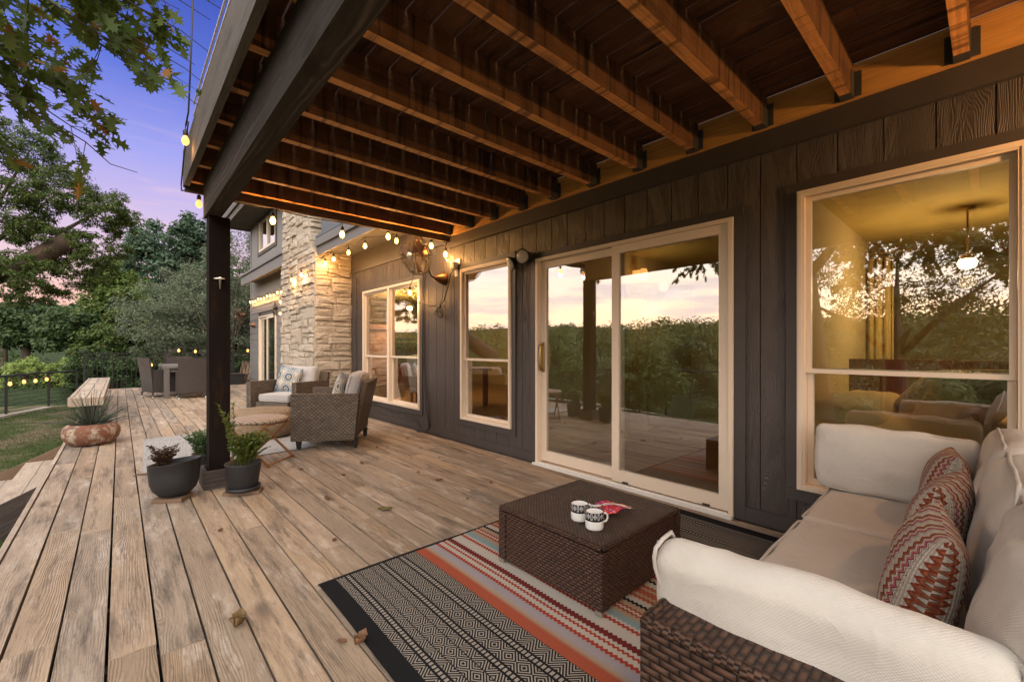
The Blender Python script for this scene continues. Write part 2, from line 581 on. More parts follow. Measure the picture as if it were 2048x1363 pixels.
glow('bulb_glow', (1.0, .56, .13), 7.0)
glow('bulb_far', (1.0, .45, .10), 3.2)
glow('bulb_dim', (1.0, .46, .13), 1.5)
glow('lamp_glow', (1.0, .66, .30), 30.0)
glow('sconce_glow', (1.0, .52, .20), 800.0)

# --- wicker
wicker('wicker_brown', (.005, .003, .0025), (.105, .050, .030), .030, .0135, .5)
wicker('wicker_sofa', (.005, .003, .0025), (.095, .046, .028), .046, .0165, .5)
wicker('wicker_top', (.006, .004, .003), (.105, .060, .042), .044, .02, .55, diag=True)
wicker('wicker_gray', (.022, .017, .014), (.20, .155, .118), .045, .021, .6)
wicker('wicker_gray_diag', (.035, .024, .018), (.22, .15, .10), .03, .02, .6, diag=True)
wicker('wicker_dining', (.038, .030, .027), (.105, .083, .073), .03, .012, .6)
wicker('rope_weave', (.13, .085, .05), (.40, .29, .185), .05, .016, .8)

# --- cloth
def cloth(key, c, c2, amt=.5, weave=900.0, rough=.85):
    m = Mat(key); o = objc(); u, v = uvs()
    a = noi(o, 2.2, 5, .65); b = noi(o, 9, 5, .7)
    w = (u * weave).sin() * (v * weave).sin()
    col = mixc((a.ss(.48, .78) * amt + b.ss(.58, .8) * amt * .6).clamp(), c, c2)
    dirt = noi(o, 3.3, 6, .7).ss(.56, .72) * noi(o, 45, 3).ss(.35, .6)
    col = mixc(dirt * amt * .45, col, scalec(c2, .55))
    cr = (noi(o, 5.5, 3, .5, 1.6) - .5).abs() * -2.5
    M[key] = m.set(col, rough, w * .12 + b + a + cr.mx(-.25) * 1.3, .30, .013, spec=.15, **{'Sheen Weight': .15})


cloth('cream_cloth', (.50, .465, .415), (.36, .32, .265), .6)
cloth('seat_cloth', (.44, .385, .325), (.32, .27, .22), .6)
cloth('gray_cloth', (.36, .335, .325), (.30, .275, .265), .5)
cloth('piping_cloth', (.42, .38, .335), (.33, .29, .25), .5)
cloth('gold_cloth', (.62, .46, .18), (.38, .26, .09), .6)
cloth('bed_cloth', (.62, .47, .24), (.45, .30, .12), .6)
cloth('dark_cloth', (.05, .02, .018), (.08, .035, .03), .5)
cloth('pale_cloth', (.58, .50, .46), (.48, .4, .36), .4)

# striped rug: u runs across the stripes (0 = field edge), v along them
W = 2.28
BK = (.012, .012, .014); CR = (.42, .375, .32); RD = (.30, .045, .025); DR = (.135, .022, .018); OR = (.31, .075, .04)
TN = (.33, .24, .16); LI = (.30, .265, .275); BL = (.20, .265, .27)
m = Mat('rug_stripe'); u, v = uvs()
half = u.mn(W - u)                                  # mirrored about the middle
tooth = (v / .022).tri()
hs = half + (tooth - .5) * .011
def P(x): return x / 1.2
stops = [(0, BK), (.575, OR), (.605, OR), (.613, TN), (.628, LI), (.665, RD), (.682, CR), (.708, RD), (.724, CR), (.742, DR), (.778, CR),
         (.842, RD), (.858, CR), (.876, BL), (.915, TN), (.945, RD), (.957, CR), (.975, RD), (.989, TN), (1.02, BK), (1.036, CR), (1.075, OR), (1.10, TN), (1.118, OR), (1.14, CR)]
stripe = ramp(hs / 1.2, [(P(a), c) for a, c in stops], True)
soft = ramp(half / 1.2, [(P(.53), OR), (P(.583), OR), (P(.604), TN), (P(.625), LI), (P(.65), LI)])
stripe = mixc((half < .655), stripe, soft)
# black and cream half
def zig(x0, x1, pw, kk):
    """nested chevrons between x0 and x1"""
    a = (half - x0) / (x1 - x0)
    return ((a * kk + (v / pw).tri() * 3.0).frac() > .56)
def dia(xc, hw, pw, kk):
    a = ((half - xc) / hw).abs()
    return (((a + (v / pw).tri()) * kk).frac() > .56)
def lad(x0, x1):
    return ((v / .021).frac() > .36) * (half > x0 + .004) * (half < x1 - .004)
def band(x0, x1, e): return (half > x0) * (half < x1) * e
pat = band(.083, .122, zig(.083, .122, .085, 2.2)) + band(.128, .152, lad(.128, .152)) + band(.158, .193, zig(.193, .158, .085, 2.2)) \
    + band(.197, .262, dia(.2295, .0325, .085, 2.5)) + band(.266, .305, zig(.305, .266, .085, 2.2)) + band(.311, .337, lad(.311, .337)) \
    + band(.343, .418, dia(.3805, .0375, .085, 2.5)) + band(.424, .452, lad(.424, .452)) + band(.458, .529, zig(.458, .529, .085, 4.0))
blk = mixc(pat.clamp(), BK, (.29, .26, .22))
col = mixc((half < .531), stripe, blk)
edge = ((v > 0.012) * (v < 2.388)).clamp()
col = mixc(edge, BK, col)
yarn = ((u * 900.0).sin() * .5 + .5) * .25 + noi(vec(u * 300, v * 120), 1, 2) * .5
M['rug_stripe'] = m.set(scalec(col, yarn * .7 + .66), .95, yarn, .5, .004, spec=.1)

m = Mat('rug_gray'); u, v = uvs()
l1 = noi(vec(u * 4, v * 160), 1, 2).ss(.4, .65); l2 = noi(vec(u * 110, v * 4, 4.0), 1, 2).ss(.45, .7)
col = mixc((l1 * .55 + l2 * .45).clamp(), (.37, .36, .345), (.15, .15, .155))
M['rug_gray'] = m.set(col, .95, l1 + l2, .3, .003)

# knitted zigzag pillow
m = Mat('knit'); u, v = uvs()
zz = (u / .022).tri() * .015
s = (v + zz + (u * 9).sin() * .012 + 1.0)
cy = (s / .078).frac()
KC = (.44, .395, .335)
st = ramp(cy, [(0, KC), (.22, (.20, .05, .025)), (.34, (.30, .09, .045)), (.40, (.16, .085, .055)), (.46, KC), (.60, (.33, .04, .07)), (.66, (.52, .18, .2)), (.70, (.14, .035, .035)), (.78, (.42, .38, .33)), (.86, (.24, .17, .13)), (.90, KC)], True)
kn = ((v * 700).sin() * .5 + .5) * ((u * 520).sin() * .3 + .7)
M['knit'] = m.set(scalec(st, kn * .45 + .68), .95, kn, .6, .004, spec=.1)
# blue ikat pillow
m = Mat('ikat'); u, v = uvs()
wob = noi(vec(u * 160, v * 6), 1, 2) * .05
uu = ((u + 9.0) / .235).frac() - .5; vv = ((v + wob * .5 + 9.0 + .03) / .20).frac() - .5
d1 = (uu * uu * 1.6 + vv * vv * 1.3 + wob * .12)
c = ramp(d1.pow(.5), [(0, (.24, .18, .13)), (.14, (.42, .38, .31)), (.2, (.035, .075, .125)), (.36, (.42, .38, .31)), (.44, (.06, .10, .15)), (.50, (.44, .40, .33)), (.57, (.22, .18, .15)), (.62, (.44, .40, .33))], True)
ft = (((u + v * .6) / .022).tri() > .45) * ((v.abs()).ss(.13, .16))
c = mixc(ft * .75, c, (.09, .16, .24))
M['ikat'] = m.set(c, .9, noi(vec(u * 400, v * 400), 1, 1), .15, .003)
# folding-stool pad
m = Mat('stripe_pad'); u, v = uvs()
s = ((u + (v / .14).tri() * .03) / .062).frac()
c = ramp(s, [(0, (.40, .32, .25)), (.3, (.13, .07, .055)), (.5, (.46, .38, .30)), (.72, (.20, .08, .05)), (.85, (.40, .32, .25))], True)
M['stripe_pad'] = m.set(c, .9, (u * 500).sin(), .2, .003)
# mug band
m = Mat('mug_glaze'); u, v = uvs()
a = (u * 8.0).frac() - .5; y = (v - .108) / .019
dmd = ((a.abs() * 2.6 + y.abs()) < .82) * (((a.abs() * 2.6 + y.abs()) * 5).frac() > .35)
colm = ((a.abs() > .36) * (a.abs() < .44) * (y.abs() < .8)).mx(((a.abs() > .36) * (y.abs() > .62) * (y.abs() < .8)))
inb = (v > .085) * (v < .131)
c = mixc(inb, (.72, .70, .67), mixc((dmd.mx(colm)) * .75, (.012, .012, .014), (.55, .54, .54)))
M['mug_glaze'] = m.set(c, .18)
# bright printed napkin
m = Mat('napkin'); u, v = uvs()
q = noi(vec(u * 38, v * 38), 1, 2, .5, 1.2); q2 = noi(vec(u * 60, v * 60, 7), 1, 1)
c = ramp(q, [(0, (.05, .03, .22)), (.36, (.35, .05, .25)), (.44, (.62, .015, .02)), (.55, (.68, .05, .03)), (.62, (.72, .28, .02)), (.69, (.06, .05, .3))], True)
c = mixc((q2 > .6) * .7, c, (.75, .38, .42))
M['napkin'] = m.set(c, .8)

# --- plain things
plain('black_metal', (.018, .017, .017), .45, .2)
plain('steel', (.62, .60, .57), .28, 1.0, n=.05)
plain('hanger_steel', (.12, .115, .105), .5, .7, n=.2)
plain('bronze', (.16, .085, .045), .38, .8, n=.3, sc=14)
plain('brass', (.45, .30, .10), .35, 1.0)
plain('cage_wire', (.10, .075, .055), .4, .8)
plain('rubber', (.010, .010, .010), .55)
plain('black_leg', (.010, .009, .009), .5)
plain('pot_black', (.017, .0175, .019), .55, n=.3, sc=12, bs=.3)
plain('soil', (.035, .024, .017), .95, n=.4, sc=60, bs=1)
plain('white_foot', (.75, .74, .72), .4)
plain('lamp_lens', (.40, .38, .35), .25)
plain('white_plastic', (.70, .68, .64), .4)
plain('socket_black', (.025, .02, .018), .5)
plain('white_rail', (.62, .60, .57), .4)
plain('terracotta', (.30, .10, .05), .8, n=.3, sc=10)
m = Mat('worn_clay'); o = objc(); a = noi(o, 9, 6, .7); b = noi(o, 30, 4)
c = mixc(a.ss(.49, .62), (.19, .078, .045), (.38, .31, .235)); c = mixc(b.ss(.6, .75) * .5, c, (.12, .05, .035))
M['worn_clay'] = m.set(c, .85, a + b * .5, 1.0, .015)
m = Mat('room_paint'); o = objc(); M['room_paint'] = m.set(scalec((.60, .47, .25), noi(o, 2, 3) * .2 + .9), .8)
m = Mat('ceiling_paint'); o = objc(); M['ceiling_paint'] = m.set(scalec((.52, .385, .125), noi(o, 2, 3) * .15 + .92), .8)
m = Mat('brick'); u, v = uvs()
n = X.nt.nodes.new('ShaderNodeTexBrick'); X.nt.links.new(vec(u, v), n.inputs['Vector'])
n.inputs['Color1'].default_value = (.22, .085, .05, 1); n.inputs['Color2'].default_value = (.30, .13, .08, 1); n.inputs['Mortar'].default_value = (.30, .22, .16, 1)
n.inputs['Scale'].default_value = 5.0; n.inputs['Mortar Size'].default_value = .02
M['brick'] = m.set(n.outputs[0], .85)
wood('door_pine', (.55, .38, .18), (.48, .33, .15), (.3, .2, .1), .2, None, 50, .5, .1)
plain('stone_top', (.25, .20, .16), .25, n=.3, sc=40)
plain('pot_red', (.20, .04, .03), .4)

# --- ground and plants
m = Mat('lawn'); o = objc(); a = noi(o, 1.1, 5, .6); b = noi(o, 14, 5, .7)
c = mixc(b, (.030, .050, .014), (.080, .10, .032)); c = mixc(a.ss(.44, .62) * .85, c, (.19, .14, .095))
M['lawn'] = m.set(c, .95, b, .8, .03, spec=.1)
m = Mat('hill'); o = objc(); a = noi(o, .08, 6, .65); b = noi(o, .9, 5, .7)
c = mixc(a, (.020, .036, .016), (.050, .065, .028)); c = scalec(c, b * 1.2 + .4)
M['hill'] = m.set(c, .95, b, 1.0, .6, spec=.05)
foliage('leaf_redoak', (.050, .085, .014), (.13, .165, .030), (.22, .10, .02))
foliage('leaf_live', (.042, .075, .017), (.125, .168, .038), (.12, .11, .03))
foliage('leaf_bright', (.055, .098, .018), (.155, .21, .040), (.15, .16, .05))
foliage('leaf_cedar', (.085, .108, .064), (.205, .24, .15), (.20, .19, .13))
foliage('leaf_dark', (.030, .060, .019), (.092, .145, .042), (.08, .10, .04))
foliage('leaf_blue', (.055, .105, .060), (.12, .18, .11), (.12, .14, .09))
foliage('leaf_wood', (.035, .062, .020), (.22, .26, .062), (.22, .24, .10))
foliage('leaf_pale', (.17, .24, .055), (.34, .42, .12), (.32, .36, .14))
foliage('leaf_pot', (.085, .13, .025), (.23, .27, .065), (.30, .20, .07))
foliage('leaf_mint', (.06, .12, .035), (.13, .21, .075), (.6, .6, .55))
foliage('leaf_dry', (.075, .033, .020), (.16, .085, .045), (.18, .24, .05))
foliage('leaf_yucca', (.055, .075, .055), (.12, .145, .105), (.2, .2, .12))
foliage('grass_blade', (.032, .055, .012), (.080, .108, .026), (.20, .15, .08))
foliage('leaf_fallen', (.115, .055, .03), (.22, .12, .06), (.10, .10, .03), trans=.1)
# ================================================================ SETTING: deck, ground
GAP0, PITCH = -0.038, 0.1475
mb = MB()
k = -3
while GAP0 + PITCH * k < 3.09:
    x0 = GAP0 + PITCH * k + .0045; x1 = min(GAP0 + PITCH * (k + 1) - .0045, 3.10)
    y = -2.6 - R.random() * 1.5
    while y < 16.75:
        L = 1.1 + R.random() * 2.0
        y1 = min(y + L, 16.75)
        if 16.75 - y1 < .5: y1 = 16.75
        dz = (R.random() - .5) * .004
        a = x0 + (R.random() - .5) * .003; b = x1 + (R.random() - .5) * .003
        tl = (R.random() - .5) * .003
        mb.hexa([(a, y + .0012, -.034), (a, y + .0012, dz - tl), (a, y1 - .0012, -.034), (a, y1 - .0012, dz - tl),
                 (b, y + .0012, -.034), (b, y + .0012, dz + tl), (b, y1 - .0012, -.034), (b, y1 - .0012, dz + tl)], 1)
        y = y1
    k += 1
deck = mb.build('deck', M['deck_wood'], kind='structure')
bevel(deck, .004, 2)
mb = MB()
y = -3.0
while y < 16.7:
    y1 = min(y + 3.1, 16.78)
    mb.box(-.514, y, -.20, -.486, y1 - .002, .004, 1); y = y1
mb.box(-.514, 16.765, -.6, 3.1, 16.795, -.004, 0)
mb.build('deck_edge', M['bench_wood'], kind='structure')
mb = MB()
for i in range(40): mb.box(-.47, -2.8 + i * .5, -.24, 3.08, -2.76 + i * .5, -.04, 0)
mb.box(-.485, -3, -.9, -.465, 16.7, -.21, 1)
mb.build('deck_framing', M['dark_timber'], kind='structure')


def hterr(x, y):
    """ground height: lawn beside the deck, a slope into the valley to the west, hills beyond"""
    if x > -.6: base = -.62
    else:
        w = -x - .6
        base = -.42 - .02 * w
        fx = max(0.0, w - 2.6)
        base = max(base, -2.0) - 5.5 * (1 - math.exp(-(fx / 9.0) ** 2))
        if x < -40: base += (-x - 40) * .055
        if x < -90: base += 2.0 * math.sin((-x - 90) * .03) + 2.0 * math.sin(y * .021 + 1)
    if y > 18: base -= min(2.5, (y - 18) * .10) if x > -1.2 else 0
    if y > 60: base += (y - 60) * .04
    r = mnoise.noise(Vector((x * .25, y * .25, 0))) * .10
    if x < -6: r += mnoise.noise(Vector((x * .03, y * .03, 4))) * 2.0
    return base + r


def grid_axis(lo, hi, c, fine, grow):
    a = [c]; st = fine
    while a[-1] < hi: a.append(a[-1] + st); st *= grow
    b = [c]; st = fine
    while b[-1] > lo: b.append(b[-1] - st); st *= grow
    return sorted(set(b + a))


xs = grid_axis(-420, 420, -1.5, .35, 1.085); ys = grid_axis(-420, 420, 9, .45, 1.08)
mb = MB(); V = {}
for i, x in enumerate(xs):
    for j, y in enumerate(ys):
        V[i, j] = len(mb.v); mb.v.append((x, y, hterr(x, y)))
for i in range(len(xs) - 1):
    for j in range(len(ys) - 1):
        mb.f.append((V[i, j], V[i + 1, j], V[i + 1, j + 1], V[i, j + 1])); mb.uv.append([(0, 0)] * 4); mb.t.append(0.5)
ground = mb.build('ground', M['lawn'], kind='structure', smooth=True)
ground.data.materials.append(M['hill'])
mi = []
for p in ground.data.polygons:
    c = p.center; mi.append(1 if (c.x < -6.5 or c.y > 18.5 or c.y < -12 or c.x > 4) else 0)
ground.data.polygons.foreach_set('material_index', mi)

# grass blades on the lawn by the deck
n = 46000
gx = -.56 - 4.2 * NR.random(n) ** 1.4; gy = 3.5 + 13.5 * NR.random(n)
keep = np.array([mnoise.noise(Vector((a * .9, b * .9, 2))) < .18 + .5 * R.random() for a, b in zip(gx, gy)])
gx, gy = gx[keep], gy[keep]
gz = np.array([hterr(a, b) for a, b in zip(gx, gy)]) - .01
d = NR.normal(size=(len(gx), 3)) * np.array([.45, .45, 0]) + np.array([0, 0, 1])
sz = .035 + .035 * NR.random(len(gx))
tag(leaf_mesh('grass', np.stack([gx, gy, gz], 1), d, rdir(len(gx)), sz, BLADE, M['grass_blade'], widths=np.full(len(gx), .006)),
    'short green lawn grass beside the wooden deck', 'grass', kind='stuff')

# ================================================================ HOUSE
XW = 3.14
house = thing('house', 'dark grey wood sided house with cream windows and stone chimney', 'house', (3.3, 7.0, 0))
OPEN = [(-.12, .813, .29, 2.13), (1.19, 3.09, -.02, 2.06), (3.469, 4.40, .29, 2.13), (5.389, 7.297, .29, 2.13)]
FAR_OPEN = [(12.98, 14.86, -.02, 2.10)]
UP_OPEN = [(12.98, 14.86, 4.02, 4.98)]


def zspans(y0, y1, z0, z1, ops):
    """vertical spans left between z0 and z1 once the openings over y0..y1 are cut"""
    sp = [(z0, z1)]
    for (a, b, c, d) in ops:
        if a < y1 - 1e-6 and b > y0 + 1e-6:
            ns = []
            for (p, q) in sp:
                if c > p: ns.append((p, min(q, c)))
                if d < q: ns.append((max(p, d), q))
            sp = [s for s in ns if s[1] - s[0] > 1e-4]
    return sp


def sheet(mb, x0, x1, ya, yb, za, zb, ops, cuts=None, gap=0.0):
    """boards (or plain blocks) over a wall rectangle, openings left out"""
    ed = sorted(set([ya, yb] + (cuts or [])))
    ed = [e for e in ed if ya <= e <= yb]
    for c0, c1 in zip(ed[:-1], ed[1:]):
        t = R.random(); off = (R.random() * 40, R.random() * 40)
        a = c0 + gap / 2; b = c1 - gap / 2
        sub = sorted(set([a, b] + [e for o in ops for e in o[:2] if a < e < b]))
        for p, q in zip(sub[:-1], sub[1:]):
            for (s0, s1) in zspans(p, q, za, zb, ops):
                mb.box(x0, p, s0, x1, q, s1, 2, t, (off[0] + s0, off[1] + p - a))


cuts = [4.564 + .208 * i for i in range(-38, 17)]
mb = MB(); sheet(mb, XW, XW + .014, -3.2, 7.86, 0, 2.53, OPEN, cuts, .0065); mb.build('siding', M['siding'], house)
mb = MB(); sheet(mb, XW + .0145, XW + .10, -3.2, 16.0, -.3, 5.3, OPEN + FAR_OPEN + UP_OPEN); mb.build('wall', M['trim_paint'], house)
mb = MB()
mb.box(XW - .006, 4.66, 2.535, XW + .0142, 7.85, 2.90, 1)          # smooth frieze under the eave
mb.build('frieze', M['trim_paint'], house)
mb = MB()
mb.box(XW - .042, -3.2, 2.435, XW - .002, 4.66, 2.565, 1)
for a, b in ((-3.2, 1.115), (3.165, 7.85)): mb.box(XW - .016, a, 0.0, XW - .0005, b, .095, 1)
mb.box(XW - .020, 4.66, 2.505, XW - .007, 7.85, 2.532, 1)
for (a, b, c, d) in OPEN:
    if c > 0:
        mb.box(XW - .018, a - .062, c - .075, XW - .001, b + .062, c - .002, 1)
        mb.box(XW - .0165, a - .062, c - .001, XW - .001, a - .002, d + .001, 2); mb.box(XW - .0165, b + .002, c - .001, XW - .001, b + .062, d + .001, 2)
    else:
        mb.box(XW - .0185, a - .075, .001, XW - .001, a - .002, d + .001, 2); mb.box(XW - .0185, b + .002, .001, XW - .001, b + .075, d + .001, 2)
    mb.box(XW - .019, a - .062, d + .002, XW - .001, b + .062, d + .062, 1)
bevel(mb.build('trim', M['trim_paint'], house), .002, 1)

# far wing: lap siding below, vertical boards above, small skirt roof between
mb = MB()
z = 0.0
while z < 2.55:
    for (s0, s1) in [(9.88, 12.9), (14.94, 15.97)] if z < 2.12 else [(9.88, 15.97)]:
        mb.hexa([(XW - .006, s0, z), (XW - .016, s0, z), (XW - .006, s1, z), (XW - .016, s1, z)][0:0] or
                [(XW - .022, s0, z), (XW - .008, s0, z + .20), (XW - .022, s1, z), (XW - .008, s1, z + .20),
                 (XW, s0, z), (XW, s0, z + .20), (XW, s1, z), (XW, s1, z + .20)], 1)
    z += .202
mb.build('lap_siding', M['lap_paint'], house)
mb = MB(); sheet(mb, XW - .012, XW + .002, 9.88, 15.97, 2.62, 5.3, UP_OPEN, [9.88 + .15 * i for i in range(41)], .006)
mb.box(XW - .03, 15.93, 0, XW + .01, 16.02, 5.25, 2)
mb.build('upper_siding', M['upper_paint'], house)
mb = MB()
mb.box(2.80, 9.9, 3.20, XW - .013, 15.5, 3.24, 1); mb.box(2.76, 9.9, 3.06, 2.80, 15.5, 3.30, 1); mb.box(2.72, 9.9, 3.31, XW - .013, 15.55, 3.37, 1)
mb.build('skirt_roof', M['lap_paint'], house)
mb = MB()
mb.box(2.50, 9.4, 5.02, XW - .013, 16.4, 5.05, 1); mb.box(2.46, 9.4, 4.98, 2.50, 16.45, 5.20, 1); mb.box(2.41, 9.4, 5.16, 2.459, 16.5, 5.30, 1)
mb.box(2.46, 16.40, 4.98, 3.4, 16.44, 5.2, 0)
mb.build('upper_eave', M['gray_timber'], house)
mb = MB()
mb.hexa([(2.42, 9.3, 5.30), (2.42, 9.3, 5.36), (2.42, 16.6, 5.30), (2.42, 16.6, 5.36), (9, 9.3, 8.0), (9, 9.3, 8.06), (9, 16.6, 8.0), (9, 16.6, 8.06)], 1)
mb.hexa([(2.50, 4.70, 3.05), (2.50, 4.70, 3.09), (2.50, 7.84, 3.05), (2.50, 7.84, 3.09), (9, 4.70, 5.2), (9, 4.70, 5.24), (9, 7.84, 5.2), (9, 7.84, 5.24)], 1)
mb.box(3.15, -3.4, 5.2, 9, 16.5, 5.28, 0)
mb.build('roof', M['slate'], house)
mb = MB()                                                           # lower eave beside the covered deck
mb.box(2.56, 4.70, 2.84, XW - .008, 7.84, 2.86, 1)
mb.box(2.54, 4.69, 2.765, 2.56, 7.84, 2.93, 1); mb.box(2.50, 4.68, 2.91, 2.539, 7.84, 3.04, 1)
mb.build('lower_eave', M['lap_paint'], house)
mb = MB(); mb.box(2.60, 6.2, 3.10, 2.64, 7.84, 3.62, 1); mb.build('roof_flashing', M['slate'], house)


# chimney of split stone
def stones(mb, o, ud, vd, nd, w, h, seed):
    """o origin, ud/vd in-plane axes, nd outward"""
    rr = random.Random(seed); o = Vector(o); ud = Vector(ud); vd = Vector(vd); nd = Vector(nd)

    def split(u0, v0, u1, v1, dep):
        a = u1 - u0; b = v1 - v0
        if (a < .42 and b < .17) or (dep > 3 and rr.random() < .12 and a < .5 and b < .5):
            g = .006; p = .012 + rr.random() * .038
            j = lambda: (rr.random() - .5) * min(.022, min(a, b) * .25)
            q = [(u0 + g, v0 + g), (u1 - g, v0 + g), (u1 - g, v1 - g), (u0 + g, v1 - g)]
            q = [(x + j(), y + j()) for x, y in q]
            q = [(max(0, min(w, x)), y) for x, y in q]
            cu = sum(x for x, _ in q) / 4; cv = sum(y for _, y in q) / 4
            t = rr.random()
            lo = [o + ud * x + vd * y for x, y in q]
            mid = [o + ud * x + vd * y + nd * (p * .72 + (rr.random() - .5) * .010) for x, y in q]
            top = [o + ud * (cu + (x - cu) * .78) + vd * (cv + (y - cv) * .72) + nd * (p + (rr.random() - .5) * .022) for x, y in q]
            c = o + ud * cu + vd * cv + nd * (p + (rr.random() - .4) * .02)
            for k_ in range(4):
                k2 = (k_ + 1) % 4
                mb.poly([lo[k_], lo[k2], mid[k2], mid[k_]], None, t); mb.poly([mid[k_], mid[k2], top[k2], top[k_]], None, t)
                mb.poly([top[k_], top[k2], c], None, t)
            return
        if (b > .16 and (a < b * 2.2 or rr.random() < .35)) or a < .24:
            m_ = v0 + b * (.35 + .3 * rr.random()); split(u0, v0, u1, m_, dep + 1); split(u0, m_, u1, v1, dep + 1)
        else:
            m_ = u0 + a * (.3 + .4 * rr.random()); split(u0, v0, m_, v1, dep + 1); split(m_, v0, u1, v1, dep + 1)
    split(0, 0, w, h, 0)


mb = MB()
mb.box(2.50, 7.865, -.3, XW + .05, 9.87, 2.9, 2); mb.box(2.50, 8.135, 2.9, XW + .05, 9.75, 7.2, 2)
ch = mb.build('chimney', M['mortar'], house)
mb = MB()
stones(mb, (2.50, 7.865, 0), (1, 0, 0), (0, 0, 1), (0, -1, 0), .64, 2.92, 3)
stones(mb, (2.50, 9.87, 0), (0, -1, 0), (0, 0, 1), (-1, 0, 0), 2.005, 2.92, 4)
stones(mb, (2.50, 8.135, 2.92), (1, 0, 0), (0, 0, 1), (0, -1, 0), .64, 4.2, 5)
stones(mb, (2.50, 9.75, 2.92), (0, -1, 0), (0, 0, 1), (-1, 0, 0), 1.615, 4.2, 6)
mb.build('stone_facing', M['limestone'], ch)


# windows
def frame4(mb, x0, x1, y0, y1, z0, z1, w, wb=None):
    wb = wb or w
    mb.box(x0, y0, z0, x1, y0 + w, z1, 2); mb.box(x0, y1 - w, z0, x1, y1, z1, 2)
    mb.box(x0, y0 + w, z1 - w, x1, y1 - w, z1, 1); mb.box(x0, y0 + w, z0, x1, y1 - w, z0 + wb, 1)


def pane(par, y0, y1, z0, z1, x, tilt=0.0):
    mb = MB()
    mb.hexa([(x, y0, z0), (x + tilt, y0, z1), (x, y1, z0), (x + tilt, y1, z1), (x + .005, y0, z0), (x + .005 + tilt, y0, z1), (x + .005, y1, z0), (x + .005 + tilt, y1, z1)], 2)
    return mb.build('pane', M['glass'], par)


def hung_window(y0, y1, z0, z1, units=1, zm=1.01, tilt=.0):
    mb = MB()
    frame4(mb, XW - .030, XW + .075, y0, y1, z0, z1, .040, .034)
    frame4(mb, XW - .036, XW - .0305, y0 + .008, y1 - .008, z0 + .006, z1 - .008, .020)
    w = (y1 - y0 - .08)
    if units == 2: mb.box(XW - .028, (y0 + y1) / 2 - .035, z0 + .034, XW + .075, (y0 + y1) / 2 + .035, z1 - .04, 2)
    win = mb.build('window', M['vinyl'], house); bevel(win, .003, 1)
    for k in range(units):
        a = y0 + .041 + k * ((y1 - y0) / 2 - .006); b = y1 - .041 if units == 1 or k == 1 else (y0 + y1) / 2 - .036
        if units == 2 and k == 1: a = (y0 + y1) / 2 + .036
        mb = MB(); frame4(mb, XW + .006, XW + .036, a, b, zm, z1 - .041, .026); up = mb.build('upper_sash', M['vinyl'], win)
        mb = MB(); frame4(mb, XW + .030, XW + .062, a + .001, b - .001, z0 + .036, zm + .032, .030); lo = mb.build('lower_sash', M['vinyl'], win)
        pane(up, a + .02, b - .02, zm + .02, z1 - .055, XW + .020, tilt)
        pane(lo, a + .02, b - .02, z0 + .055, zm + .012, XW + .046, 0)
    return win


hung_window(*OPEN[0]); hung_window(*OPEN[2]); hung_window(*OPEN[3], units=2)


def slider(y0, y1, z0, z1, x, handle=True):
    mb = MB()
    frame4(mb, x - .034, x + .09, y0, y1, z0, z1, .030, .022)
    dr = mb.build('sliding_door', M['vinyl'], house); bevel(dr, .003, 1)
    mb = MB(); mb.box(x - .075, y0 - .005, z0 - .001, x - .0345, y1 + .005, z0 + .020, 1)
    mb.box(x - .05, y0 + .03, z0 + .0205, x - .046, y1 - .03, z0 + .034, 1); mb.build('track', M['white_plastic'], dr)
    ym = (y0 + y1) / 2
    mb = MB(); frame4(mb, x - .020, x + .015, y0 + .031, ym + .042, z0 + .036, z1 - .031, .068, .10)
    fp = mb.build('front_panel', M['vinyl'], dr); bevel(fp, .003, 1)
    pane(fp, y0 + .09, ym - .02, z0 + .13, z1 - .09, x - .004)
    mb = MB(); frame4(mb, x + .022, x + .055, ym - .035, y1 - .031, z0 + .036, z1 - .031, .068, .10)
    bp = mb.build('rear_panel', M['vinyl'], dr); bevel(bp, .003, 1)
    pane(bp, ym + .02, y1 - .09, z0 + .13, z1 - .09, x + .038)
    if handle:
        mb = MB()
        yh = y1 - .062
        mb.box(x + .010, yh - .014, .92, x + .0218, yh + .014, 1.22, 2)
        mb.tube([(x + .012, yh, 1.20), (x - .020, yh, 1.19), (x - .028, yh, 1.15), (x - .028, yh, 1.0), (x - .020, yh, .95), (x + .012, yh, .94)], .009, 8)
        mb.build('handle', M['brass'], dr, smooth=True)
    for yy in (y0 + .16, ym - .12):
        mb = MB(); mb.box(x - .0345, yy, z0 + .040, x - .0205, yy + .05, z0 + .050, 1); mb.build('weep_slot', M['rubber'], fp)
    return dr


slider(1.19, 3.09, -.001, 2.06, XW)
slider(12.98, 14.86, -.001, 2.10, XW, False)
mb = MB(); frame4(mb, XW - .03, XW + .07, 12.98, 14.86, 4.02, 4.98, .07)
mb.box(XW - .02, 13.88, 4.09, XW + .06, 13.96, 4.91, 2)
win = mb.build('upper_window', M['vinyl'], house)
pane(win, 13.04, 14.8, 4.08, 4.92, XW + .02)
mb = MB(); frame4(mb, XW - .04, XW - .0125, 12.88, 14.96, 3.92, 5.01, .10); mb.build('window_trim', M['gray_timber'], house)

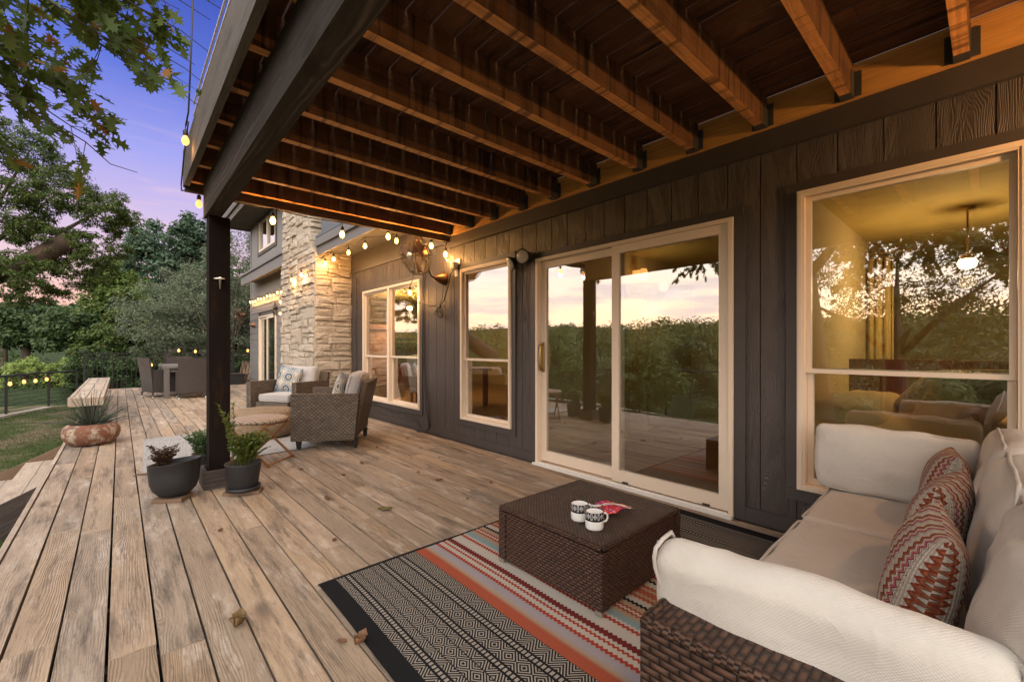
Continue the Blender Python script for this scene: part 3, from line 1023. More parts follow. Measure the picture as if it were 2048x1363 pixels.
# rooms behind the glass
mb = MB()
mb.box(3.245, -3.1, -.05, 9.0, 16, -.002, 1); mb.build('room_floor', M['oak_floor'], house)
mb = MB(); mb.box(3.245, -3.1, 2.42, 9.0, 16, 2.47, 1); mb.build('room_ceiling', M['ceiling_paint'], house)
mb = MB()
mb.box(9.0, -3.1, 0, 9.1, 16, 2.42, 1); mb.box(3.25, -3.2, 0, 9, -3.1, 2.42, 0); mb.box(3.25, 16, -.05, 9, 16.1, 5.2, 0)
mb.box(3.25, 3.28, 0, 9, 3.36, 2.42, 0); mb.box(6.9, 1.1, 0, 7.0, 3.28, 2.42, 1); mb.box(3.25, 1.0, 0, 9, 1.08, 2.42, 0)  # last wall added to keep bedroom lamplight out of the door room
mb.box(3.25, 12.4, 0, 9, 12.5, 2.42, 0)
mb.build('room_wall', M['room_paint'], house)
mb = MB()
for a in (1.3, 2.2): mb.box(6.84, a, 0, 6.90, a + .10, 2.08, 2)
mb.box(6.84, 1.3, 2.0805, 6.90, 2.3, 2.18, 1)
mb.build('inner_door_frame', M['vinyl'], house)
mb = MB()
for a in (4.93, 5.42): mb.box(a, 3.22, .001, a + .085, 3.279, 1.90, 2)
mb.box(5.016, 3.225, .30, 5.419, 3.278, .40, 0); mb.box(4.90, 3.215, 1.9005, 5.54, 3.279, 1.99, 0); mb.box(5.016, 3.25, .40, 5.419, 3.277, 1.9, 2)
mb.build('cupboard_frame', M['door_pine'], house)
mb = MB()
mb.lathe([(.0, 0), (.05, .01), (.05, .05), (.02, .07), (.0, .075)], 12, m=Matrix.Rotation(rad(90), 4, 'Y'), c=(XW - .035, 3.42, 1.9))
mb = MB()   # covered outlet that feeds the fan
mb.box(XW - .012, 4.43, 2.06, XW - .0005, 4.54, 2.27, 2)
mb.rbox(I(XW - .05, 4.50, 2.185), .07, .085, .10, .02, 2)
mb.build('outlet_box', M['white_plastic'], house)

# ================================================================ COVERED DECK ABOVE
cover = thing('upper_deck', 'raised timber deck overhead with orange joists and dark beam', 'upper deck', (.625, 4.445, 0))
ZJ, ZT = 2.57, 2.755
mb = MB(); mb.box(.53, -3.0, 2.27, .64, 4.53, 2.565, 1); bevel(mb.build('beam', M['beam_wood'], cover), .006, 2)
mb = MB(); mb.box(.55, 4.37, .02, .70, 4.52, 2.269, 2)
post = mb.build('post', M['post_wood'], cover); bevel(post, .006, 2)
mb = MB()
for (a, b, c, d) in ((.505, 4.305, .745, 4.335), (.505, 4.555, .745, 4.585), (.505, 4.336, .535, 4.554), (.715, 4.336, .745, 4.554)): mb.box(a, b, .001, c, d, .15)
mb.box(.536, 4.336, .001, .714, 4.554, .11, 0)
bevel(mb.build('post_base', M['dark_timber'], cover), .004, 1)
nj = 0
for k in range(-6, 11):
    y = .10 + .4455 * k
    if k == 10: y = 4.553
    mb = MB(); w = .026 + R.random() * .003
    wob = (R.random() - .5) * .012
    mb.hexa([(.442, y - w, ZJ), (.442, y - w, ZT), (.442, y + w, ZJ), (.442, y + w, ZT), (3.066, y - w + wob, ZJ), (3.066, y - w + wob, ZT), (3.066, y + w + wob, ZJ), (3.066, y + w + wob, ZT)], 0)
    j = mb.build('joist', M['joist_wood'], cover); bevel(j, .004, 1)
    j.data.materials.append(M['joist_side'])                        # upright faces: rain streaks, plus shade put into a darker base colour
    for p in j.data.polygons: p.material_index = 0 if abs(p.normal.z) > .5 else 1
    mb = MB()
    yy = y + wob
    for s in (-1, 1):
        mb.box(2.985, yy + s * (w + .0005), ZJ - .003, 3.064, yy + s * (w + .003), ZJ + .13, 2)
        mb.box(3.0605, yy + s * (w + .0035), ZJ + .002, 3.0645, yy + s * (w + .035), ZJ + .14, 2)
    mb.box(2.985, yy - w, ZJ - .004, 3.064, yy + w, ZJ - .001, 1)
    mb.build('joist_hanger', M['hanger_steel'], j)
mb = MB(); mb.box(.41, 4.605, 2.50, 3.13, 4.645, ZT, 0); bevel(mb.build('end_board', M['dark_timber'], cover), .004, 1)
mb = MB()
y = -3.0
while y < 4.6:
    mb.box(3.067, y, ZJ - .002, 3.098, min(y + 2.6, 4.603) - .002, ZT + .004, 1); y += 2.6
mb.build('ledger', M['ledger_wood'], cover)
mb = MB()
mb.box(.40, -3.0, 2.54, .44, 1.7, 2.845, 1); mb.box(.40, 1.703, 2.54, .44, 4.65, 2.845, 1)
bevel(mb.build('rim_board', M['gray_timber'], cover), .004, 1)
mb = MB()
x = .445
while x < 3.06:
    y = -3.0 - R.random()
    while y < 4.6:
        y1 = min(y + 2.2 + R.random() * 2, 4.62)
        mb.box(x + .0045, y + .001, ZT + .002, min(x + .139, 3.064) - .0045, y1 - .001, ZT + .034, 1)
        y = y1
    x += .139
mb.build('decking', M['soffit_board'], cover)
mb = MB()
for z in (2.93, 3.03, 3.13, 3.23): mb.box(.46, -3, z, .472, 4.55, z + .010, 1)
rl = mb.build('railing', M['white_rail'], cover)
for i in range(6):
    mb = MB(); mb.box(.60, -2.9 + i * 1.47, 2.80, .64, -2.86 + i * 1.47, 3.70, 2); mb.build('railing_post', M['dark_timber'], rl)
# bracket on the post
mb = MB()
c = Vector((.625, 4.352, 1.745))
mb.hexa([c + Vector(p) for p in ((-.045, .017, -.004), (-.045, .017, .004), (0, .030, -.004), (0, .030, .004), (0, -.050, -.004), (0, -.050, .004), (.045, .017, -.004), (.045, .017, .004))][0:8], 0)
mb.tube([c, c + Vector((0, .003, -.03)), c + Vector((0, .010, -.085))], [.012, .010, .006], 8)
mb.tube([c + Vector((0, 0, 0)), c + Vector((0, 0, .012))], [.016, .012], 8)
tag(mb.build('metal_bracket', M['steel'], None, smooth=False), 'small silver cast bracket fixed to the dark timber post', 'bracket')
# ================================================================ FURNITURE ON THE DECK
def Rz(a): return Matrix.Rotation(a, 4, 'Z')


def seam(mb, m, sx, sy, z, r, inset=.0, seed=0, n=10):
    """piping round a cushion edge"""
    pts = []
    a, b = sx / 2 - inset, sy / 2 - inset
    for (x0, y0, x1, y1) in ((-a + r, -b, a - r, -b), (a, -b + r, a, b - r), (a - r, b, -a + r, b), (-a, b - r, -a, -b + r)):
        for i in range(n + 1):
            t = i / n; p = Vector((x0 + (x1 - x0) * t, y0 + (y1 - y0) * t, z))
            p += mnoise.noise_vector(p * 6 + Vector((seed, 1, 2))) * .004
            pts.append(m @ p)
    mb.tube(pts, .0055, 6, closed=True)


# striped rug under the coffee table
mb = MB()
nx, ny = 60, 60
def rugz(x, y): return .006 + .002 * mnoise.noise(Vector((x * 3, y * 3, 0))) + .006 * max(0, mnoise.noise(Vector((x * 1.4, y * 1.1, 5))))
RX0, RY0, RW, RL = .712, -.19, 2.28, 2.40
for i in range(nx):
    for j in range(ny):
        q = []; uv = []
        for a, b in ((i, j), (i + 1, j), (i + 1, j + 1), (i, j + 1)):
            u = RW * a / nx; v = RL * b / ny
            x = RX0 + u + .008 * math.sin(v * 3 + 1); y = RY0 + v + u * .012 + .004 * math.sin(u * 5)
            q.append((x, y, rugz(x, y))); uv.append((u, v))
        mb.poly(q, uv, .5)
e = []
for i in range(nx + 1): e.append((RX0 + RW * i / nx + .008 * math.sin(RL * 3 + 1), RY0 + RL + RW * i / nx * .012 + .004 * math.sin(RW * i / nx * 5), .005))
rug = mb.build('striped_rug', M['rug_stripe'], weld=True, smooth=True)
tag(rug, 'flat woven rug with red stripes and black diamond bands under coffee table', 'rug')
mb = MB(); mb.tube(e, .006, 6); mb.build('binding', M['rubber'], rug)

mb = MB()
for i in range(24):
    for j in range(24):
        q = []; uv = []
        for a, b in ((i, j), (i + 1, j), (i + 1, j + 1), (i, j + 1)):
            u = 1.55 * a / 24; v = 1.95 * b / 24
            x = .155 + u + .03 * v; y = 5.25 + v + u * .05
            q.append((x, y, .004 + .003 * mnoise.noise(Vector((x * 2, y * 2, 1))) + .004)); uv.append((u, v))
        mb.poly(q, uv, .5)
tag(mb.build('grey_rug', M['rug_gray'], weld=True, smooth=True), 'pale grey fine striped mat under the pouf and armchairs', 'rug')

# --- coffee table
ct = thing('coffee_table', 'low dark brown wicker storage table standing on the striped rug', 'coffee table', (1.87, 1.45, 0))
def wick_box(mb, x0, y0, z0, x1, y1, z1):
    b = [(x0, y0, x1, y0), (x1, y0, x1, y1), (x1, y1, x0, y1), (x0, y1, x0, y0)]
    for (a, b_, c, d) in b:
        L = math.hypot(c - a, d - b_)
        mb.poly([(a, b_, z0), (c, d, z0), (c, d, z1), (a, b_, z1)], [(0, z0), (L, z0), (L, z1), (0, z1)], .5)
    mb.poly([(x0, y0, z1), (x1, y0, z1), (x1, y1, z1), (x0, y1, z1)], [(x0, y0), (x1, y0), (x1, y1), (x0, y1)], .5)
    mb.poly([(x0, y1, z0), (x1, y1, z0), (x1, y0, z0), (x0, y0, z0)], [(x0, y0), (x1, y0), (x1, y1), (x0, y1)], .5)
TX0, TX1, TY0, TY1 = 1.525, 2.215, 1.115, 1.795
mb = MB(); wick_box(mb, TX0 + .006, TY0 + .006, .035, TX1 - .006, TY1 - .006, .285)
mb.build('body', M['wicker_brown'], ct)
for (x, y) in ((TX0, TY0), (TX1, TY0), (TX0, TY1), (TX1, TY1)):
    mb = MB(); sx = 1 if x < 1.8 else -1; sy = 1 if y < 1.4 else -1
    wick_box(mb, min(x, x + sx * .05), min(y, y + sy * .05), .033, max(x, x + sx * .05), max(y, y + sy * .05), .2855)
    mb.build('corner_post', M['wicker_brown'], ct)
mb = MB(); wick_box(mb, TX0 + .012, TY0 + .012, .292, TX1 - .012, TY1 - .012, .312)
lid = mb.build('lid', M['wicker_top'], ct)
mb = MB()
cn = [(TX0 + .006, TY0 + .006), (TX1 - .006, TY0 + .006), (TX1 - .006, TY1 - .006), (TX0 + .006, TY1 - .006)]
for i in range(4):
    a = cn[i]; b = cn[(i + 1) % 4]
    n = 60
    mb.tube([(a[0] + (b[0] - a[0]) * t / n, a[1] + (b[1] - a[1]) * t / n, .301) for t in range(n + 1)], [.011 + .0022 * (t % 2) for t in range(n + 1)], 8)
mb.build('lid_rim', M['wicker_brown'], lid, smooth=True)
for (x, y) in ((TX0 + .02, TY0 + .02), (TX1 - .02, TY0 + .02), (TX0 + .02, TY1 - .02), (TX1 - .02, TY1 - .02)):
    mb = MB(); mb.box(x - .018, y - .018, .012, x + .018, y + .018, .034); bevel(mb.build('foot', M['steel'], ct), .003)
mb = MB(); mb.rbox(I(1.98, TY0 - .004, .20), .03, .012, .03, .005, 2); mb.build('latch', M['steel'], ct, smooth=True)


def mug(x, y, rz, label):
    t = thing('mug', label, 'mug', (x, y, .3135), rz, 'mugs on the coffee table')
    mb = MB()
    r = .0435
    mb.lathe([(.0, .004), (r * .80, .004), (r * .86, 0), (r * .95, .003), (r * .985, .012), (r, .03), (r, .081), (r * .985, .0835), (r * .95, .082), (r * .93, .078), (r * .92, .02), (r * .8, .009), (.0, .007)], 40)
    return t, mb
for x, y, rz, lb in ((1.695, 1.375, -.30, 'white mug with black diamond band, the one farther from the sofa'), (1.665, 1.262, -.45, 'white mug with black diamond band, nearer the sofa and lower in view')):
    t, mb = mug(x, y, rz, lb)
    mb.build('body', M['mug_glaze'], t, smooth=True, world=False)
    mb = MB(); mb.tube([(.042, 0, .066), (.058, 0, .066), (.068, 0, .055), (.069, 0, .040), (.062, 0, .028), (.042, 0, .022)], .0048, 8)
    mb.build('handle', M['white_foot'], t, smooth=True, world=False)

# bright napkins with two forks
for i, (x, y, rz, w, h, lb) in enumerate(((1.885, 1.375, .15, .20, .085, 'crumpled red and purple printed napkin under the forks on the table'), (1.90, 1.318, -.25, .19, .075, 'red printed napkin at the front of the napkin pile'))):
    mb = MB(); m = I(x, y, .316 + .002 * i) @ Rz(rz)
    for a in range(16):
        for b in range(10):
            q = []; uv = []
            for p, s in ((a, b), (a + 1, b), (a + 1, b + 1), (a, b + 1)):
                u = (p / 16 - .5) * w; v = (s / 10 - .5) * h
                zz = .009 + .010 * abs(math.sin(v * 105 + u * 22 + i)) * (1 - abs(u / w)) + .006 * mnoise.noise(Vector((u * 30, v * 30, i)))
                q.append(m @ Vector((u + .012 * mnoise.noise(Vector((v * 40, 1, i))), v + .012 * math.sin(u * 30), max(.001, zz)))); uv.append((u + i, v))
            mb.poly(q, uv)
    o = tag(mb.build('napkin', M['napkin'], weld=True, smooth=True), lb, 'napkin', 'napkins on the coffee table')
    sm = o.modifiers.new('thick', 'SOLIDIFY'); sm.thickness = .0015
for i, (x, y, rz, lb) in enumerate(((1.905, 1.355, -.62, 'polished fork lying on the printed napkins, handle nearer the door'), (1.892, 1.335, -.70, 'polished fork lying on the printed napkins, handle nearer the sofa'))):
    mb = MB(); m = I(x, y, .341 + i * .003) @ Rz(rz)
    mb.tube([m @ Vector((s * .1, 0, .002 + .008 * math.sin(s * 3 + 1) - .010 * max(0, s))) for s in (-.35, -.1, .2, .6, 1.0, 1.3)], [.003, .0028, .0028, .0034, .0045, .0035], 8)
    for k in (-1.5, -.5, .5, 1.5):
        mb.tube([m @ Vector(p) for p in ((-.035, k * .001, .003), (-.050, k * .0055, -.001), (-.075, k * .0058, -.002), (-.097, k * .0055, .002))], .0016, 6)
    tag(mb.build('fork', M['steel'], smooth=True), lb, 'fork', 'forks on the napkins')

# --- sofa
sofa = thing('sofa', 'dark brown wicker sofa with cream cushions beside the window', 'sofa', (1.945, .16, 0), rad(1.6))
SL, SD = 2.10, .84          # length along x, depth along y
def wbox(name, x0, y0, z0, x1, y1, z1, mat='wicker_sofa', parent=None):
    mb = MB(); wick_box(mb, x0, y0, z0, x1, y1, z1)
    return mb.build(name, M[mat], parent or sofa, world=False)
def edge_roll(name, pts, parent, r=.013, mat='wicker_sofa'):
    mb = MB()
    out = []
    for a, b in zip(pts[:-1], pts[1:]):
        a = Vector(a); b = Vector(b); n = max(2, int((b - a).length / .012))
        out += [a + (b - a) * i / n for i in range(n)]
    out.append(Vector(pts[-1]))
    mb.tube(out, [r + .002 * (i % 2) for i in range(len(out))], 8)
    return mb.build(name, M[mat], parent, world=False, smooth=True)
xa = -SL / 2
for s, nm in ((-1, 'arm'), (1, 'arm')):
    x0, x1 = (xa, xa + .125) if s < 0 else (-xa - .125, -xa)
    a = wbox(nm, x0, -.41, .05, x1, .41, .548)
    edge_roll('arm_edge', [(x0 + .008, -.40, .541), (x0 + .008, .402, .541), (x1 - .008, .402, .541), (x1 - .008, -.40, .541)], a)
b = wbox('back_panel', xa + .126, -.41, .05, -xa - .126, -.33, .60)
wbox('seat_base', xa + .126, -.329, .08, -xa - .126, .385, .29)
for x in (xa + .05, -xa - .05):
    for y in (-.36, .36):
        mb = MB(); mb.box(x - .02, y - .02, 0.014, x + .02, y + .02, .05); mb.build('foot', M['steel'], sofa, world=False)
cw = (SL - .25) / 3
for i in range(3):
    x = xa + .125 + cw * (i + .5)
    mb = MB(); m = I(x, .045, .355)
    mb.rbox(m, cw - .006, .72, .125, .035, 12, (0, 0, .012), .009, i * 3.3)
    c = mb.build('seat_cushion', M['seat_cloth'], sofa, smooth=True, world=False, weld=True)
    mb = MB(); seam(mb, m, cw - .008, .722, .052, .03, .004, i); seam(mb, m, cw - .008, .722, -.05, .03, .004, i + 4)
    mb.build('piping', M['piping_cloth'], c, smooth=True, world=False)
    mb = MB(); m = I(x, -.235, .585) @ Matrix.Rotation(rad(10), 4, 'X')
    mb.rbox(m, cw + .012, .19, .46, .075, 12, (0, .028, .012), .014, i * 5.1 + 1)
    c = mb.build('back_cushion', M['cream_cloth'], sofa, smooth=True, world=False, weld=True)
    mb = MB(); seam(mb, m @ Matrix.Rotation(rad(90), 4, 'X'), cw + .005, .45, -.075, .06, .004, i + 9)
    mb.build('piping', M['piping_cloth'], c, smooth=True, world=False)
for s in (-1, 1):
    mb = MB()
    xx = s * (SL / 2 - .19)
    if s < 0: m = I(xx - .032, .135, .542) @ Matrix.Rotation(rad(-5), 4, 'Y')
    else: m = I(xx + .03, .15, .588) @ Matrix.Rotation(rad(8), 4, 'Y')
    hh = .335 if s > 0 else .30
    mb.rbox(m, .10 if s < 0 else .125, .61, hh, .048 if s < 0 else .032, 14, (.010 if s < 0 else .02, .0, .006), .014, 20 + s)
    c = mb.build('side_cushion', M['cream_cloth'], sofa, smooth=True, world=False, weld=True)
    mb = MB()
    if s > 0: seam(mb, m @ Matrix.Rotation(rad(90), 4, 'Y'), hh - .012, .60, -.045, .045, .004, 31 + s)
    else: mb.tube([m @ Vector((-.042, .288 + .010 * math.sin(k * .9), -hh / 2 + .03 + (hh - .05) * k / 10)) for k in range(11)] + [m @ Vector((-.02, .285, hh / 2 - .004)), m @ Vector((.03, .287, hh / 2 - .006)), m @ Vector((.06, .288, hh / 2 - .05))], .0055, 6)
    mb.build('piping', M['piping_cloth'], c, smooth=True, world=False)

for i, (x, y, z, ry, tilt, roll, lb) in enumerate(((2.58, .135, .565, 88, 80, 6, 'round looking red zigzag knit pillow closest to the window'),
                                             (2.04, .130, .545, 0, 78, -8, 'red zigzag knit pillow in the middle of the sofa'),
                                             (1.60, .130, .525, 0, 77, 6, 'red zigzag knit pillow nearest the near sofa arm'))):
    mb = MB()
    m = I(x, y, z) @ Rz(rad(roll)) @ Matrix.Rotation(rad(180 - tilt), 4, 'X') @ Rz(rad(ry + (90 if i else 0)))
    mb.pillow(m, .40 if i else .34, .38 if i else .32, .155, 16, .008, i * 4.0)
    tag(mb.build('throw_pillow', M['knit'], smooth=True, weld=True), lb, 'pillow', 'zigzag pillows on the sofa')

# --- two wicker armchairs
def armchair(label, x, y, f):
    t = thing('armchair', label, 'armchair', (x, y, 0), math.atan2(f[0], -f[1]), 'wicker armchairs round the pouf')
    w, d = .38, .36
    def panel(name, pts, th, mat, uvflip=False):
        """flat wicker slab from an outline (x,y,z) extruded by th along its normal"""
        mb = MB(); P_ = [Vector(p) for p in pts]
        nn = (P_[1] - P_[0]).cross(P_[2] - P_[1]).normalized() * th
        uax = (P_[1] - P_[0]).normalized(); vax = nn.normalized().cross(uax)
        q = [p + nn for p in P_]
        f2 = lambda p: (p.dot(uax), p.dot(vax))
        mb.poly(P_[::-1], [f2(p) for p in P_[::-1]], .4); mb.poly(q, [f2(p) for p in q], .4)
        for i in range(len(P_)):
            j = (i + 1) % len(P_); L = (P_[j] - P_[i]).length
            mb.poly([P_[i], P_[j], q[j], q[i]], [(0, 0), (L, 0), (L, th), (0, th)], .4)
        o = mb.build(name, M[mat], t, world=False); bevel(o, .012, 2); return o
    for s in (-1, 1):
        xs_ = s * w
        side = [(xs_, -d, .115), (xs_, d - .04, .115), (xs_, d + .01, .60), (xs_, d + .005, .635), (xs_, -d, .645)]
        if s < 0: o = panel('arm', side[::-1], .085, 'wicker_gray')
        else: o = panel('arm', side, .085, 'wicker_gray')
    # woven back, leaning out
    panel('back', [(w + .004, d - .045, .115), (-w - .004, d - .045, .115), (-w - .03, d + .10, .76), (w + .03, d + .10, .76)], -.05, 'wicker_gray_diag')
    mb = MB(); mb.box(-w + .086, -d + .01, .125, w - .086, d - .05, .335, 0); mb.build('seat_base', M['wicker_gray'], t, world=False)
    for sx in (-1, 1):
        for sy in (-1, 1):
            mb = MB(); cx, cy = sx * (w - .045), sy * (d - .05)
            mb.lathe([(.026, 0.0), (.042, .114)], 4, c=(cx, cy, .001), m=Rz(rad(45))); mb.build('leg', M['black_leg'], t, world=False)
    m = I(0, -.02, .395)
    mb = MB(); mb.rbox(m, .575, .62, .115, .04, 5, (0, 0, .014), .006, 2); c = mb.build('seat_cushion', M['gray_cloth'], t, smooth=True, world=False, weld=True)
    mb = MB(); seam(mb, m, .574, .62, .045, .03, .004); seam(mb, m, .574, .62, -.045, .03, .004); mb.build('piping', M['piping_cloth'], c, smooth=True, world=False)
    m = I(0, d - .10, .645) @ Matrix.Rotation(rad(-14), 4, 'X')
    mb = MB(); mb.rbox(m, .60, .15, .44, .06, 6, (0, .035, .01), .010, 8); c = mb.build('back_cushion', M['gray_cloth'], t, smooth=True, world=False, weld=True)
    mb = MB()
    for q in (-.055, .055): seam(mb, m @ Matrix.Rotation(rad(90), 4, 'X'), .595, .435, q, .05, .004)
    mb.build('piping', M['piping_cloth'], c, smooth=True, world=False)
    return t
fa = Vector((-.84, .54, 0)).normalized(); fb = Vector((-.845, -.533, 0)).normalized()
armchair('grey wicker armchair turned side on, nearest the small window', 1.966, 5.45, fa)
armchair('grey wicker armchair facing the camera in front of the stone chimney', 2.00, 7.52, fb)
for (cx, cy, f, sd, rl, lb) in ((1.966, 5.45, fa, .06, 6, 'blue and cream patterned pillow in the side on armchair'), (2.00, 7.52, fb, -.09, -8, 'blue and cream patterned pillow in the armchair by the chimney')):
    s = Vector((-f.y, f.x, 0))
    m = I(*(Vector((cx, cy, .635)) - f * .09 + s * sd)) @ Rz(math.atan2(f.x, -f.y)) @ Matrix.Rotation(rad(78), 4, 'X') @ Rz(rad(rl))
    mb = MB(); mb.pillow(m, .45, .45, .16, 14, .007, cx)
    tag(mb.build('cushion', M['ikat'], smooth=True, weld=True), lb, 'cushion', 'patterned cushions in the armchairs')

# --- pouf
t = thing('pouf', 'round woven rope pouf on the grey mat behind the folding stool', 'pouf', (1.40, 6.46, .008))
mb = MB(); r = .40
prof = [(.0, .004), (r * .8, .004), (r * .93, .03), (r * .99, .10), (r, .17), (r * .985, .25), (r * .93, .315), (r * .82, .345), (r * .5, .362), (r * .01, .37)]
mb.lathe(prof, 48)
o = mb.build('body', M['rope_weave'], t, smooth=True, world=False)
for l in o.data.uv_layers['UVMap'].data: l.uv = (l.uv[0] * 2.5, l.uv[1])

# --- folding stool
t = thing('folding_stool', 'round striped folding stool with crossed bamboo legs', 'stool', (1.06, 5.02, 0), rad(40), None)
mb = MB()
mb.lathe([(0, .405), (.20, .405), (.245, .415), (.262, .432), (.255, .448), (.22, .458), (.10, .462), (.0, .463)], 40)
o = mb.build('seat_pad', M['stripe_pad'], t, smooth=True, world=False)
for p in o.data.polygons:
    for li in p.loop_indices:
        v = o.data.vertices[o.data.loops[li].vertex_index].co; o.data.uv_layers['UVMap'].data[li].uv = (v.x + v.z * .5, v.y)
for s in (-1, 1):
    for e in (-1, 1):
        mb = MB(); x0 = s * .19
        k = .195 if s > 0 else .18
        mb.tube([(e * k, -.255 * s, .006), (e * k, 0.0, .22), (e * k, .20 * s, .405)], [.012, .0125, .012], 8); mb.build('leg', M['teak'], t, smooth=True, world=False)
for (a, b, z) in ((-.235, .195, .025), (.235, .18, .025)):
    mb = MB(); mb.tube([(-b, a, z), (b, a, z)], .010, 8); mb.build('stretcher', M['teak'], t, smooth=True, world=False)
mb = MB()
for a in (-.185, .185): mb.tube([(-.2, a, .398), (.2, a, .398)], .010, 8)
mb.build('seat_rail', M['teak'], t, smooth=True, world=False)

# --- pots and plants
def sprigs(name, mat, par, c, n, h, spread, lsize, tmpl, nl=26, stem='teak', lean=(0, 0), taper=.5, droop=0.0, up=.4, stem_r=.0022):
    pos = []; dr = []; mb = MB()
    for i in range(n):
        a = R.random() * 6.283; s = spread * (.25 + .75 * R.random()); hh = h * (.55 + .45 * R.random())
        r0 = .35 * spread * R.random()
        p0 = Vector(c) + Vector((math.cos(a) * r0, math.sin(a) * r0, 0))
        p2 = Vector(c) + Vector((math.cos(a) * s + lean[0], math.sin(a) * s + lean[1], hh - droop * s))
        p1 = (p0 + p2) / 2 + Vector((-math.cos(a) * s * .25, -math.sin(a) * s * .25, hh * .18))
        pts = [((1 - t) ** 2) * p0 + 2 * t * (1 - t) * p1 + t * t * p2 for t in [k / 7 for k in range(8)]]
        mb.tube(pts, [stem_r * (1 - .6 * k / 7) for k in range(8)], 5)
        for k in range(nl):
            t = taper * .4 + (1 - taper * .4) * R.random(); j = min(6, int(t * 7)); f = t * 7 - j
            pos.append(tuple(pts[j].lerp(pts[j + 1], f)))
            b = R.random() * 6.283; dr.append((math.cos(b), math.sin(b), up + (R.random() - .3) * .7))
    mb.build('stem', M[stem], par, smooth=True, world=True)
    pos = np.array(pos); dr = np.array(dr)
    o = leaf_mesh(name, pos - np.array(tuple(WM[par].translation)), dr, rdir(len(pos)) * .5 + np.array([0, 0, 1]), lsize * (.6 + .7 * NR.random(len(pos))), tmpl, M[mat], par)
    return o


def pot_plant(label, x, y, prof, soil_r, soil_z, tilt=0.0, base=None, z0=.03, mat='pot_black', cat='potted plant', name='potted_plant', sx=1.0):
    t = thing(name, label, cat, (x, y, z0))
    mb = MB()
    mb.lathe(prof, 40, fn=lambda p: (p.x * sx, p.y * sx, p.z * (1 + tilt * (p.x * .742 - p.y * .67) / .2 * max(0, p.z / prof[-1][1]))))
    mb.build('pot', M[mat], t, smooth=True, world=False)
    mb = MB(); mb.lathe([(0, soil_z + .012), (soil_r * .6, soil_z + .006), (soil_r, soil_z)], 24); mb.build('soil', M['soil'], t, smooth=True, world=False)
    return t


mb = MB(); mb.obox(I(.30, 4.215, .0155) @ Rz(rad(-32)), .20, .16, .028); bevel(mb.build('pot_board', M['scrap_wood']), .003)
tag(COL.objects['pot_board'], 'flat scrap of wood under the wide black pot', 'wood block')
big = pot_plant('wide black bowl pot with a dried brown plant', .315, 4.25, [(0, 0), (.085, 0), (.10, .008), (.138, .05), (.155, .10), (.162, .17), (.167, .252), (.171, .257), (.162, .257), (.155, .20), (.12, .19)], .155, .215, .075)
sprigs('leaves', 'leaf_dry', big, (.25, 4.30, .215), 34, .20, .13, .028, DIAMOND, 26, 'bark')
mb = MB(); mb.obox(I(.735, 4.035, .013) @ Rz(rad(-28)), .26, .11, .024); bevel(mb.build('pot_block', M['scrap_wood']), .003)
tag(COL.objects['pot_block'], 'narrow wood offcut under the small black pot and saucer', 'wood block')
sm = pot_plant('tall leafy green plant in a small black pot with saucer', .735, 4.03, [(0, .006), (.095, .006), (.100, .014), (.128, .215), (.130, .222), (.122, .222), (.115, .19), (.08, .18)], .116, .19, z0=.026)
mb = MB(); mb.lathe([(0, 0), (.098, 0), (.118, .008), (.124, .035), (.118, .036), (.105, .010), (0, .008)], 32); mb.build('saucer', M['pot_black'], sm, smooth=True, world=False)
sprigs('leaves', 'leaf_pot', sm, (.745, 4.04, .21), 80, .27, .165, .023, DIAMOND, 100, 'leaf_pot', (.03, -.01), stem_r=.0012)
sprigs('tall_leaves', 'leaf_pot', sm, (.68, 4.06, .21), 8, .52, .07, .026, DIAMOND, 70, 'leaf_pot', (-.055, .05), stem_r=.002)
mint = pot_plant('bright green bushy plant behind the timber post', .60, 4.80, [(0, .0), (.10, 0), (.125, .20), (.128, .205), (.12, .205), (.11, .17), (.08, .16)], .115, .17, z0=.008)
sprigs('leaves', 'leaf_mint', mint, (.56, 4.78, .17), 44, .26, .20, .034, DIAMOND, 40, 'leaf_mint')

# weathered clay bowl with spiky grass on the deck edge
t = pot_plant('worn red clay bowl of spiky grass on the deck edge', -.255, 7.33, [(0, 0), (.165, 0), (.20, .014), (.245, .065), (.263, .125), (.262, .17), (.245, .215), (.215, .245), (.195, .25), (.185, .24), (.185, .20)], .19, .20, z0=.003, mat='worn_clay', name='planter_bowl', cat='planter')
mb = MB(); n = 150
for i in range(n):
    a = R.random() * 6.283; L = .22 + .36 * R.random(); e = rad(12 + 66 * R.random() ** .8); p0 = Vector((-.255 + math.cos(a) * .06 * R.random(), 7.33 + math.sin(a) * .06 * R.random(), .20))
    dr = Vector((math.cos(a) * math.cos(e), math.sin(a) * math.cos(e), math.sin(e))); bend = .10 + .22 * R.random()
    pts = []
    for k in range(6):
        s = k / 5; pts.append(p0 + dr * L * s + Vector((0, 0, -bend * L * s * s * math.cos(e))))
    mb.tube(pts, [.0042, .0040, .0034, .0028, .002, .0008], 4)
mb.build('blades', M['leaf_yucca'], t)

